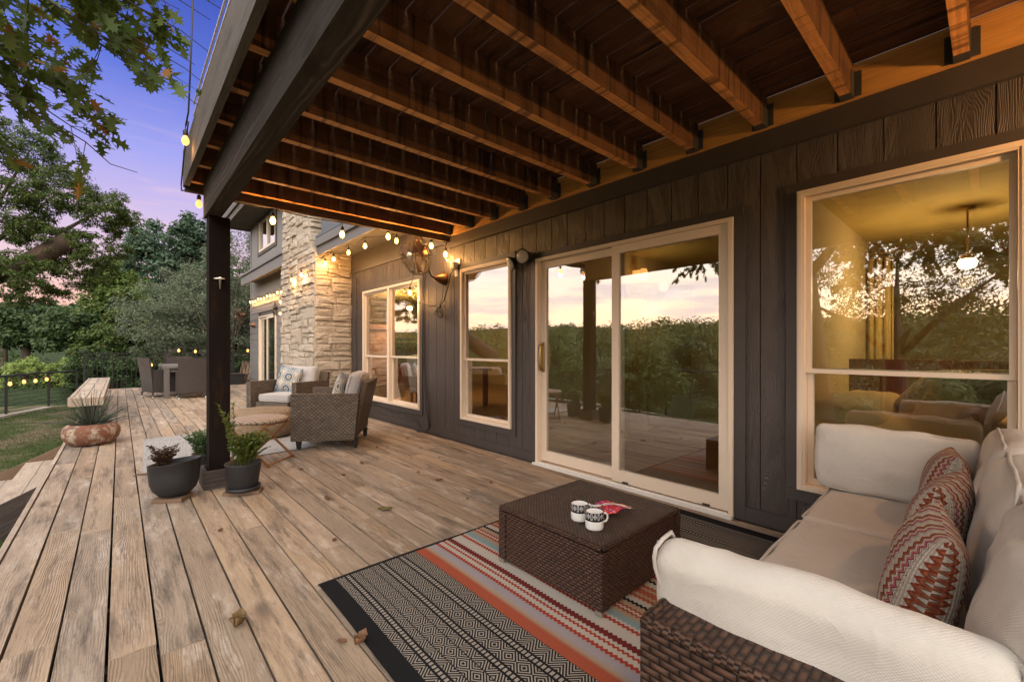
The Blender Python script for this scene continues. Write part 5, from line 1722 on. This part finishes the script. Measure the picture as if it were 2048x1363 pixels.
tree('broadleaf_tree', 'far dark tree filling the gap behind the treeline on the left', 'tree',
     [(90, 640, 34, 150, 34), (-80, 630, 33, 100, 44)], 16000, 'leaf_blue', .26, DIAMOND, .3, 90, tr=.2)
tree('broadleaf_tree', 'far dark tree behind the juniper near the timber post', 'tree',
     [(330, 640, 36, 130, 65), (470, 620, 36, 110, 100)], 18000, 'leaf_dark', .30, DIAMOND, .3, 90, tr=.25)
for i, (px, py, w, h, lf, lb) in enumerate(((45, 752, 48, 34, 'leaf_pale', 'pale feathery green shrub left behind the cable fence'), (110, 755, 40, 32, 'leaf_pale', 'pale feathery green shrub with a second peak beside the first'),
                                          (185, 745, 60, 45, 'leaf_dark', 'dark shrub behind the corner of the iron fence'), (280, 745, 60, 42, 'leaf_dark', 'dark shrub behind the iron fence left of the dining table'),
                                          (380, 742, 60, 40, 'leaf_live', 'green shrub behind the iron fence and dining table'), (480, 735, 60, 42, 'leaf_dark', 'dark green shrub behind the fence right of the post'), (60, 800, 70, 40, 'leaf_dark', 'low dark shrub under the pale feathery shrubs'), (-60, 770, 70, 50, 'leaf_live', 'green shrub at the left end of the cable fence'))):
    tree('shrub', lb, 'shrub', [(px, py, 17.4 + .5 * (i % 3), w, h), (px + 15, py - 12, 17.6 + .5 * (i % 3), w * .6, h * .8)], 8000, lf, .10 if lf != 'leaf_pale' else .12, LANCE if lf == 'leaf_pale' else DIAMOND, .3, 40, tr=.04, limbs=4, group='shrubs behind the fences')

for (x, y, lb) in ((-3.0, 10.2, 'leafy shrub on the lawn mirrored in the small window'), (-3.5, 8.6, 'round leafy shrub by the cable fence mirrored in the glass door'), (-4.6, 6.4, 'wide leafy shrub beyond the cable fence mirrored in the glass door')):
    t = thing('shrub', lb, 'shrub', (x, y, hterr(x, y)), 0, 'shrubs behind the fences')
    gz = hterr(x, y); p, q = crown_points([(x, y, gz + .8, .9, 1.0, .8), (x - .3, y + .5, gz + 1.2, .7, .7, .7)], 7000, .28, 60)
    leaf_mesh('foliage', p - np.array([x, y, gz]), rdir(len(p)), q + rdir(len(p)) * .5, .085 * (.6 + .8 * NR.random(len(p))), DIAMOND, M['leaf_bright'], t, flat=True)

# live oak with a sawn limb
t = tree('live_oak', 'spreading small leaved oak with a sawn off limb over the lawn', 'tree',
         [(40, 300, 9.4, 95, 55), (115, 385, 9.6, 110, 48), (20, 430, 9.2, 90, 50), (205, 420, 10, 75, 42), (100, 480, 9.6, 95, 40), (25, 540, 9.2, 75, 40), (150, 545, 10, 75, 34), (245, 455, 10.4, 42, 26), (-120, 400, 9.2, 110, 130), (70, 590, 9.6, 80, 25), (205, 500, 10.2, 65, 35), (150, 492, 8.9, 42, 26), (55, 540, 8.8, 75, 30)],
         60000, 'leaf_live', .072, LANCE, .20, 260, trunk=False, foot=(-4.3, 12.6))
mb = MB()
base = Vector((-4.3, 12.6, hterr(-4.3, 12.6) - .1))
a = at(-150, 585, 9.0); b = at(60, 530, 9.3); c = at(150, 475, 9.4)
mb.tube([base, base + Vector((.1, .05, 1.4)), (base + Vector((.1, .05, 1.4))).lerp(a, .6) + Vector((0, 0, .1)), a, at(-40, 560, 9.1), at(45, 532, 9.3), at(125, 487, 9.4), at(140, 478, 9.42)], [.38, .32, .26, .22, .20, .19, .18, .165], 18)
o = mb.build('trunk', M['cut_bark'], t, smooth=True)
mb = MB()
for (e0, e1) in ((a, at(60, 300, 9.3)), (a, at(115, 385, 9.6)), (b, at(200, 420, 10)), (a, at(20, 430, 9.2)), (b, at(150, 545, 10)), (a, at(30, 540, 9.2)), (a, at(-120, 330, 9.2))):
    m_ = e0.lerp(e1, .5) + Vector((R.uniform(-.2, .2), R.uniform(-.2, .2), .15)); mb.tube([e0, m_, e1], [.07, .045, .012], 7)
    for j in range(9):
        s = e0.lerp(e1, R.uniform(.3, 1)); mb.tube([s, s + Vector((R.uniform(-.5, .5), R.uniform(-.5, .5), R.uniform(-.25, .45)))], [.014, .004], 5)
mb.build('limb', M['bark'], t, smooth=True)

# red oak whose branches hang beside the deck
root = Vector((-3.7, 2.2, hterr(-3.7, 2.2) - .1))
t = thing('red_oak', 'oak with large lobed leaves hanging beside the upper deck rim', 'tree', tuple(root))
mb = MB(); crotch = Vector((-3.5, 2.4, 2.5))
mb.tube([root, root + Vector((.05, .1, 1.6)), crotch, (-3.3, 2.8, 4.2), (-3.1, 3.0, 6.0)], [.24, .19, .16, .12, .05], 12)
leaf_p = []; leaf_d = []
def spray(pts, twigs, tl, nleaf, r0=.014, up=0.0):
    pts = [Vector(p) for p in pts]
    fine = []
    for a, b in zip(pts[:-1], pts[1:]): fine += [a.lerp(b, i / 6) + mnoise.noise_vector(a * 3 + Vector((i, 0, 0))) * .07 for i in range(6)]
    fine.append(pts[-1]); n = len(fine)
    mb.tube(fine, [r0 * (1 - .88 * i / n) for i in range(n)], 6)
    for i in range(twigs):
        j = int((.25 + .75 * (i + R.random()) / twigs) * (n - 2)); p = fine[j]; ax = (fine[j + 1] - fine[j]).normalized()
        d = (ax * .8 + Vector((R.uniform(-1, 1), R.uniform(-1, 1), R.uniform(-.7, .45 + up)))).normalized(); L = tl * R.uniform(.5, 1.2)
        q = [p, p + d * L * .5 + Vector((0, 0, .02)), p + d * L + Vector((0, 0, -.05 * L))]
        mb.tube(q, [.0032, .0024, .0012], 5)
        for k in range(nleaf):
            s = .25 + .75 * (k + R.random()) / nleaf
            pp = q[0].lerp(q[1], s * 2) if s < .5 else q[1].lerp(q[2], s * 2 - 1)
            dd = d * .7 + Vector((R.uniform(-1, 1), R.uniform(-1, 1), R.uniform(-1.0, .25)))
            leaf_p.append(tuple(pp)); leaf_d.append(tuple(dd.normalized()))
        pp = q[2]; leaf_p.append(tuple(pp)); leaf_d.append(tuple((d + Vector((0, 0, -.4))).normalized()))
V_ = Vector
b1 = V_((-2.0, 3.9, 3.75)); b2 = V_((-1.9, 4.9, 3.3))
mb.tube([crotch, crotch.lerp(b1, .5) + V_((0, 0, .3)), b1], [.08, .06, .035], 8); mb.tube([crotch, crotch.lerp(b2, .5) + V_((0, 0, .2)), b2], [.08, .055, .035], 8)
for end, tw in ((at(300, 60, 3.7), 18), (at(420, 40, 3.35), 14), (at(390, 130, 3.5), 14), (at(330, 180, 3.6), 15), (at(430, 185, 3.45), 12), (at(425, 110, 3.4), 12), (at(445, 20, 3.3), 12), (at(360, 20, 3.5), 14), (at(415, 225, 3.5), 7)):
    spray([b1, b1.lerp(end, .5) + V_((0, 0, .18)), end], int(tw * 1.35), .40, 5)
for end, tw in ((at(200, 160, 3.9), 18), (at(230, 300, 3.9), 9), (at(275, 345, 3.75), 5), (at(120, 190, 3.9), 16), (at(60, 60, 3.8), 16), (at(40, 300, 3.6), 12), (at(180, 30, 3.8), 16), (at(255, 240, 3.9), 12)):
    spray([b2, b2.lerp(end, .55) + V_((0, 0, .15)), end], int(tw * 1.35), .40, 5)
# boughs toward the camera's side of the yard, seen in the window glass
for s0, ends in (((-2.6, 2.2, 3.6), [(-.9, 3.4, 2.7), (-1.1, 2.6, 2.55), (-.7, 2.0, 3.3), (-1.4, 1.2, 2.4), (-1.3, 3.1, 2.35), (-1.6, 3.9, 2.5)]), ((-2.9, 1.2, 3.4), [(-1.4, .4, 2.3), (-1.0, .9, 3.0), (-1.7, -.3, 1.9), (-1.5, -.9, 2.6), (-2.4, -.6, 2.2), (-2.2, .3, 3.2), (-2.0, 1.4, 2.0)])):
    mb.tube([crotch, crotch.lerp(V_(s0), .5) + V_((0, 0, .2)), V_(s0)], [.09, .07, .04], 8)
    for e in ends: spray([s0, V_(s0).lerp(V_(e), .5) + V_((0, 0, .25)), e], 34, .5, 8)
mb.build('trunk', M['bark'], t, smooth=True)
LP = np.array(leaf_p); LD = np.array(leaf_d)
leaf_mesh('leaves', LP - np.array(tuple(root)), LD, rdir(len(LP)) * .8 + np.array([0, 0, .9]), .085 + .085 * NR.random(len(LP)), OAK, M['leaf_redoak'], t)

# a second oak further down the bank, mirrored in the big window
c = Vector((-7.2, 1.5, 2.9)); gz = hterr(c.x, c.y)
t = thing('live_oak', 'small leaved oak on the bank mirrored in the big right window', 'tree', (c.x, c.y, gz))
B_ = [(c.x, c.y, 3.3, 2.2, 2.2, 1.2), (c.x + 1, c.y - 1.6, 2.6, 1.6, 1.4, 1.1), (c.x, c.y + 1.8, 2.4, 1.6, 1.3, 1.1), (c.x + .6, c.y - .3, 1.6, 1.5, 1.5, .9)]
p, q = crown_points(B_, 15000, .22, 120)
leaf_mesh('crown', p - np.array([c.x, c.y, gz]), rdir(len(p)) + np.array([0, 0, -.3]), q + rdir(len(p)) * .9, .10 * (.6 + .8 * NR.random(len(p))), LANCE, M['leaf_live'], t)
mb2 = MB(); mb2.tube([(c.x, c.y, gz - .1), (c.x + .1, c.y, 0), (c.x, c.y + .1, 2.6)], [.26, .2, .12], 10)
for b in B_: mb2.tube([(c.x, c.y, .9), Vector((c.x, c.y, 1.2)).lerp(Vector(b[:3]), .5), Vector(b[:3])], [.09, .06, .02], 6)
mb2.build('trunk', M['bark'], t, smooth=True)

# wooded valley to the west, seen in the window glass
pos = []; nr = []; sz = []; tn = []
def mass(cx, cy, cz, r, rz, n, s):
    tn.append(np.clip(R.random() * .85 + .15 * NR.random(n) + NR.normal(size=n) * .08, 0, 1))
    q = rdir(n); q[:, 2] = np.abs(q[:, 2]) * 1.1 - .25
    rr = r * (.72 + .36 * NR.random((n, 1)))
    pos.append(q * rr * np.array([1, 1, rz / r]) + np.array([cx, cy, cz])); nr.append(q + rdir(n) * .38 + np.array([0, 0, .15])); sz.append(s * (.6 + .8 * NR.random(n)))
for i in range(85):
    x = -8.0 - 26 * R.random() ** 1.2; y = R.uniform(-30, 48)
    if y > 14 and x > -20: continue
    r = R.uniform(1.3, 2.6); h = hterr(x, y)
    top = -.8 + .05 * -x + R.uniform(-3.2, 2.4)
    cz = min(h + 6.5, top - r)
    keep = R.random()
    for k in range(7):
        a_ = R.random() * 6.283; q_ = R.random()
        mass(x + math.cos(a_) * r * .75 * q_, y + math.sin(a_) * r * .75 * q_, cz + r * .6 * (1 - q_ * 1.3) + R.uniform(-.3, .3), r * R.uniform(.3, .5), r * R.uniform(.28, .42), 330, .15)
    tn[-7:] = [np.clip(t_ * .35 + keep * .65, 0, 1) for t_ in tn[-7:]]
for (x, y, r, top, keep) in ((-9.5, 5.2, 1.5, .5, .8), (-11, 8.2, 1.9, 1.75, .35), (-12.5, 11.4, 1.7, 1.1, .9), (-14, 5.6, 2.0, 1.0, .55), (-16, 9.6, 2.2, 2.3, .25), (-12.5, 3.2, 1.7, .3, .2), (-19, 14.5, 2.4, 2.2, .7), (-21, 8.2, 2.4, 1.5, .95), (-10.5, 1.2, 1.5, .6, .7), (-14, -.6, 1.8, 1.4, .3), (-18, 4.0, 2.3, 2.1, .45), (-10, 12.6, 1.5, .2, .15), (-24, 12, 2.6, 1.9, .1), (-26, 4, 2.6, 2.2, .6)):
    for k in range(9):
        a_ = R.random() * 6.283; q_ = R.random()
        mass(x + math.cos(a_) * r * .8 * q_, y + math.sin(a_) * r * .8 * q_, top - r * .35 - r * .9 * q_ + R.uniform(-.2, .2), r * R.uniform(.3, .5), r * R.uniform(.28, .4), 420, .14)
    tn[-9:] = [np.clip(t_ * .3 + keep * .7, 0, 1) for t_ in tn[-9:]]
for i in range(230):
    x = -30 - 45 * R.random(); y = R.uniform(-60, 75); r = R.uniform(2.0, 3.8)
    cz = min(hterr(x, y) + 5.5, -1.2 + .045 * -x + R.uniform(-2.5, 1.0)) - r * .4
    keep = R.random()
    for k in range(4): mass(x + R.uniform(-1, 1) * r * .6, y + R.uniform(-1, 1) * r * .6, cz + R.uniform(-.4, .5) * r, r * R.uniform(.4, .65), r * .5, 130, .34)
    tn[-4:] = [np.clip(t_ * .35 + keep * .65, 0, 1) for t_ in tn[-4:]]
for i in range(950):
    x = -70 - 200 * R.random(); y = R.uniform(-130, 210); r = R.uniform(3.0, 5.5) * (1 + (-x - 70) / 260)
    mass(x, y, hterr(x, y) + r * R.uniform(.1, .9), r, r * R.uniform(.7, 1.2), 110, .9 * (1 + (-x - 70) / 200))
P_ = np.concatenate(pos)
wood_ = leaf_mesh('woodland', P_, rdir(len(P_)), np.concatenate(nr), np.concatenate(sz), DIAMOND, M['leaf_wood'], flat=True)
wood_.data.attributes['tone'].data.foreach_set('value', np.concatenate(tn).astype(np.float32))
tag(wood_, 'wooded valley below the lawn, mirrored in the window glass', 'woods', kind='stuff')
pos = []; nr = []; sz = []
for i in range(260):
    x = R.uniform(-70, 60); y = R.uniform(40, 90) - abs(x) * .15; r = R.uniform(2.5, 4.0)
    mass(x, y, hterr(x, y) + 2.4, r, r, 110, .55)
for i in range(110):
    x = R.uniform(-16, -7.5); y = R.uniform(9, 40); r = R.uniform(1.2, 2.2)
    if x > -4 - .12 * y + 1: continue
    mass(x, y, hterr(x, y) + 1.6, r, r * .9, 260, .22)
P_ = np.concatenate(pos)
tag(leaf_mesh('undergrowth', P_, rdir(len(P_)), np.concatenate(nr), np.concatenate(sz), DIAMOND, M['leaf_dark']), 'dark leafy undergrowth between the trees beyond the fences', 'undergrowth', kind='stuff')

# ================================================================ FENCES
t = thing('iron_fence', 'black iron picket fence behind the end of the deck', 'fence', (1.2, 17.25, -.5))
mb = MB()
x = -.70
while x < 3.6: mb.box(x, 17.24, -.35, x + .016, 17.256, 1.0, 2); x += .105
mb.build('picket', M['black_metal'], t)
mb = MB()
for z in (-.22, .86, .98): mb.box(-.74, 17.232, z, 3.6, 17.264, z + .03, 0)
mb.build('rail', M['black_metal'], t)
for x in (-.78, 1.02, 2.82):
    mb = MB(); mb.box(x, 17.21, -1.2, x + .06, 17.27, 1.06, 2); mb.lathe([(.045, 1.06), (.045, 1.08), (0, 1.11)], 4, c=(x + .03, 17.24, 0), m=Rz(rad(45))); mb.build('post', M['black_metal'], t)
t = thing('cable_fence', 'low black cable rail fence along the edge of the lawn', 'fence', (-1.95, 15.25, -.5))
A = Vector((-.9, 17.2, 0)); D = Vector((-.355, -1, 0)).normalized()
pts = [A + D * s for s in (0, 2.02, 4.1, 6.2, 8.3, 10.4, 12.5, 14.6, 16.7, 18.8)]
pts = [Vector((-.9, 17.2, 0)), Vector((-1.40, 16.72, 0)), Vector((-1.95, 15.25, 0))] + [Vector((-1.95, 15.25, 0)) + Vector((-.352, -.936, 0)) * 1.6 * (i + 1) for i in range(9)]
for p in pts:
    z = hterr(p.x, p.y)
    mb = MB(); mb.box(p.x - .022, p.y - .022, z - .2, p.x + .022, p.y + .022, .50, 2); mb.build('post', M['black_metal'], t)
mb = MB(); mb.tube([p + V_((0, 0, .51)) for p in pts], .024, 6); mb.build('rail', M['black_metal'], t)
mb = MB()
for i in range(8): mb.tube([p + V_((0, 0, -.36 + .10 * i)) for p in pts], .005, 5)
mb.build('cable', M['black_metal'], t)
mb = MB()
for a, b in zip(pts[1:-1], pts[2:]):
    za, zb = hterr(a.x, a.y) + .03, hterr(b.x, b.y) + .03; w = V_((.10, -.04, 0))
    mb.hexa([a - w + V_((0, 0, za - .2)), a - w + V_((0, 0, za + .03)), b - w + V_((0, 0, zb - .2)), b - w + V_((0, 0, zb + .03)), a + w + V_((0, 0, za - .2)), a + w + V_((0, 0, za + .03)), b + w + V_((0, 0, zb - .2)), b + w + V_((0, 0, zb + .03))], 1)
mb.build('kerb', M['mortar'], t)

# garden chair beyond the fence corner
t = thing('garden_chair', 'slatted wooden garden chair beyond the end of the deck', 'chair', (3.05, 16.95, -.3), rad(-40))
mb = MB()
for i in range(5): mb.hexa([V_((-.24 + .1 * i, .18, .35)), V_((-.24 + .1 * i, .42, 1.0)), V_((-.24 + .1 * i, .20, .35)), V_((-.24 + .1 * i, .44, 1.0)), V_((-.16 + .1 * i, .18, .35)), V_((-.16 + .1 * i, .42, 1.0)), V_((-.16 + .1 * i, .20, .35)), V_((-.16 + .1 * i, .44, 1.0))], 1)
mb.build('back', M['scrap_wood'], t, world=False)
mb = MB()
for i in range(5): mb.box(-.26, -.30 + .1 * i, .36, .26, -.22 + .1 * i, .385, 0)
mb.build('seat', M['scrap_wood'], t, world=False)
for s in (-1, 1):
    mb = MB(); mb.box(s * .29 - .03, -.34, 0, s * .29 + .03, -.26, .58, 2); mb.build('leg', M['scrap_wood'], t, world=False)
    mb = MB(); mb.box(s * .29 - .06, -.38, .58, s * .29 + .06, .30, .605, 1); mb.build('arm', M['scrap_wood'], t, world=False)
    mb = MB(); mb.box(s * .29 - .03, .22, 0, s * .29 + .03, .28, .579, 2); mb.build('leg', M['scrap_wood'], t, world=False)

# ================================================================ FALLEN LEAVES
def curled(name, x, y, s, rz, curl, label, mat='leaf_fallen', z=.004, group='fallen leaves on the deck', tm=None):
    mb = MB(); n = 7
    m = I(x, y, z) @ Rz(rz)
    t0 = R.random() if tm is None else tm
    for i in range(n):
        for j in range(4):
            q = []
            for a, b in ((i, j), (i + 1, j), (i + 1, j + 1), (i, j + 1)):
                u = a / n; v = b / 4 * 2 - 1
                w = .34 * math.sin(math.pi * min(1, u * .97 + .03)) ** .8 * (1 + .25 * math.sin(u * 19))
                q.append(m @ Vector((u * s - s / 2, v * w * s, .002 + curl * s * (v * v * .5 + (u - .5) ** 2 * .9) + .01 * s * math.sin(u * 9))))
            mb.poly(q, None, t0)
    mb.tube([m @ Vector((s * .5, 0, .004 + curl * s * .22)), m @ Vector((s * .72, .03 * s, .004))], .0012, 4)
    o = mb.build(name, M[mat], smooth=True, weld=True)
    sm_ = o.modifiers.new('t', 'SOLIDIFY'); sm_.thickness = .0012
    return tag(o, label, 'leaf', group)
curled('fallen_leaf', .366, 2.116, .08, 1.1, .9, 'large curled brown leaf on the boards left of the striped rug')
curled('fallen_leaf', .700, 1.660, .065, .5, .8, 'orange brown leaf on the black edge of the striped rug', z=.010, tm=.55)
curled('fallen_leaf', .650, 1.72, .035, 2.4, .4, 'small brown leaf scrap beside the black rug edge')
curled('fallen_leaf', 1.176, 3.405, .055, 1.9, .7, 'upright curled brown leaf in the open middle of the deck')
curled('fallen_leaf', 1.414, 2.928, .10, -.5, .15, 'long thin bark like leaf lying near the striped rug')
curled('fallen_leaf', 2.072, 3.25, .06, -.3, .3, 'brown leaf nearest the sliding door track')
for (x, y) in ((1.785, 4.312), (1.823, 4.20), (2.11, 3.545), (.95, 2.7), (2.3, 4.1), (2.55, 4.4), (2.5, 3.9), (1.5, 4.0), (1.3, 4.45), (2.7, 5.0), (2.2, 4.75), (.45, 3.3), (2.62, 5.9), (2.8, 5.4), (1.95, 2.75), (2.4, 2.9), (.9, 12.0), (2.3, 9.5), (2.6, 11), (1.2, 9)):
    curled('fallen_leaf', x + R.uniform(-.05, .05), y + R.uniform(-.05, .05), R.uniform(.022, .04), R.random() * 6, R.uniform(.2, .8), 'small curled brown leaf scattered on the deck boards')
mb = MB()
for i in range(12): 
    x = .12 + .03 * i; mb.tube([(x - .03, 5.20 + .015 * math.sin(i * 2.2), .008), (x, 5.20 + .02 * math.sin(i * 1.3 + 1), .014), (x + .03, 5.21 + .015 * math.sin(i), .008)], .006, 5)
tag(mb.build('twig', M['scrap_wood'], smooth=True), 'thin dry twig along the front edge of the grey mat', 'twig')

# ================================================================ SKY, SUN, CAMERA
wd = bpy.data.worlds.new('World'); SC.world = wd; wd.use_nodes = True
nt = X.nt = wd.node_tree; bg = nt.nodes['Background']
tc = nt.nodes.new('ShaderNodeTexCoord'); dx, dy, dz = sep(tc.outputs['Generated'])
hl = (dx * dx + dy * dy + .0001).pow(.5)
SUN_AZ = Vector((-.98, .20))
west = ((dx * SUN_AZ.x + dy * SUN_AZ.y) / hl)
wf = west.ss(.28, .95)
cl = noi(vec(dx / (dz + .22) * 1.0, dy / (dz + .22) * 1.0, 0.0), 1.5, 5, .58, .8)
streak = noi(vec(dx * 2.0, dy * 2.0, dz * 16), 1.6, 5, .6)
north = ramp(dz, [(0.0, (.62, .30, .24)), (.07, (.95, .52, .38)), (.13, (.80, .56, .60)), (.22, (.62, .50, .74)), (.33, (.34, .35, .80)), (.44, (.12, .18, .66)), (.56, (.05, .09, .46)), (.72, (.35, .38, .62)), (1.0, (.55, .56, .68))])
pink = mixc(streak.ss(.5, .7) * dz.ss(.5, .12) * .5, north, (.95, .60, .60))
wst = ramp(dz, [(0.0, (1.5, .80, .36)), (.035, (1.45, .86, .42)), (.09, (1.15, .80, .52)), (.16, (.95, .76, .62)), (.25, (.82, .73, .68)), (.40, (.70, .70, .74)), (.7, (.36, .38, .44)), (1.0, (.16, .165, .20))])
wst = mixc(streak.ss(.46, .64) * .75, wst, (.50, .42, .46))
wst = mixc(cl.ss(.5, .75) * .35, wst, (.95, .88, .84))
east = west.ss(-.25, -.8)
pink = mixc(east, pink, (1.0, .92, .95))
sw_fill = ((dx * -.55 + dy * -.83) / hl).ss(.35, .95) * dz.ss(.02, .2)      # unseen bright lobe added to the south west sky as fill light
sky = mixc(sw_fill, mixc(wf, pink, scalec(wst, 2.6)), (4.0, 3.75, 3.5))
ns = nt.nodes.new('ShaderNodeTexSky'); ns.sky_type = 'NISHITA'; ns.sun_disc = False
ns.sun_elevation = rad(3); ns.sun_rotation = math.atan2(SUN_AZ.x, SUN_AZ.y)
mx = nt.nodes.new('ShaderNodeVectorMath'); mx.operation = 'ADD'
nt.links.new(sky, mx.inputs[0]); nt.links.new(scalec(ns.outputs[0], .004), mx.inputs[1])
nt.links.new(mx.outputs[0], bg.inputs['Color']); bg.inputs['Strength'].default_value = 1.0
sun = bpy.data.lights.new('sun', 'SUN'); sun.energy = 1.5; sun.angle = rad(165); sun.color = (1.0, .93, .84)
so = bpy.data.objects.new('sun', sun); COL.objects.link(so)
sd = Vector((SUN_AZ.x * .9, SUN_AZ.y - .35, .52)).normalized()
so.rotation_euler = sd.to_track_quat('Z', 'Y').to_euler()

cam = bpy.data.cameras.new('camera'); co = bpy.data.objects.new('camera', cam); COL.objects.link(co)
co.location = (0, 0, 1.165)
fw = Vector((ST, CT, 0)); co.rotation_euler = (-fw).to_track_quat('Z', 'Y').to_euler()
cam.sensor_width = 36; cam.lens = 36 * 868 / 2048; cam.shift_y = 13.5 / 2048; cam.clip_end = 2000; cam.clip_start = .02
SC.camera = co
SC.view_settings.view_transform = 'Standard'; SC.view_settings.look = 'None'; SC.view_settings.exposure = 0.18
SC.cycles.max_bounces = 8; SC.cycles.transparent_max_bounces = 16; SC.cycles.caustics_reflective = False; SC.cycles.caustics_refractive = False
SC.cycles.use_denoising = True; SC.cycles.sample_clamp_indirect = 6.0
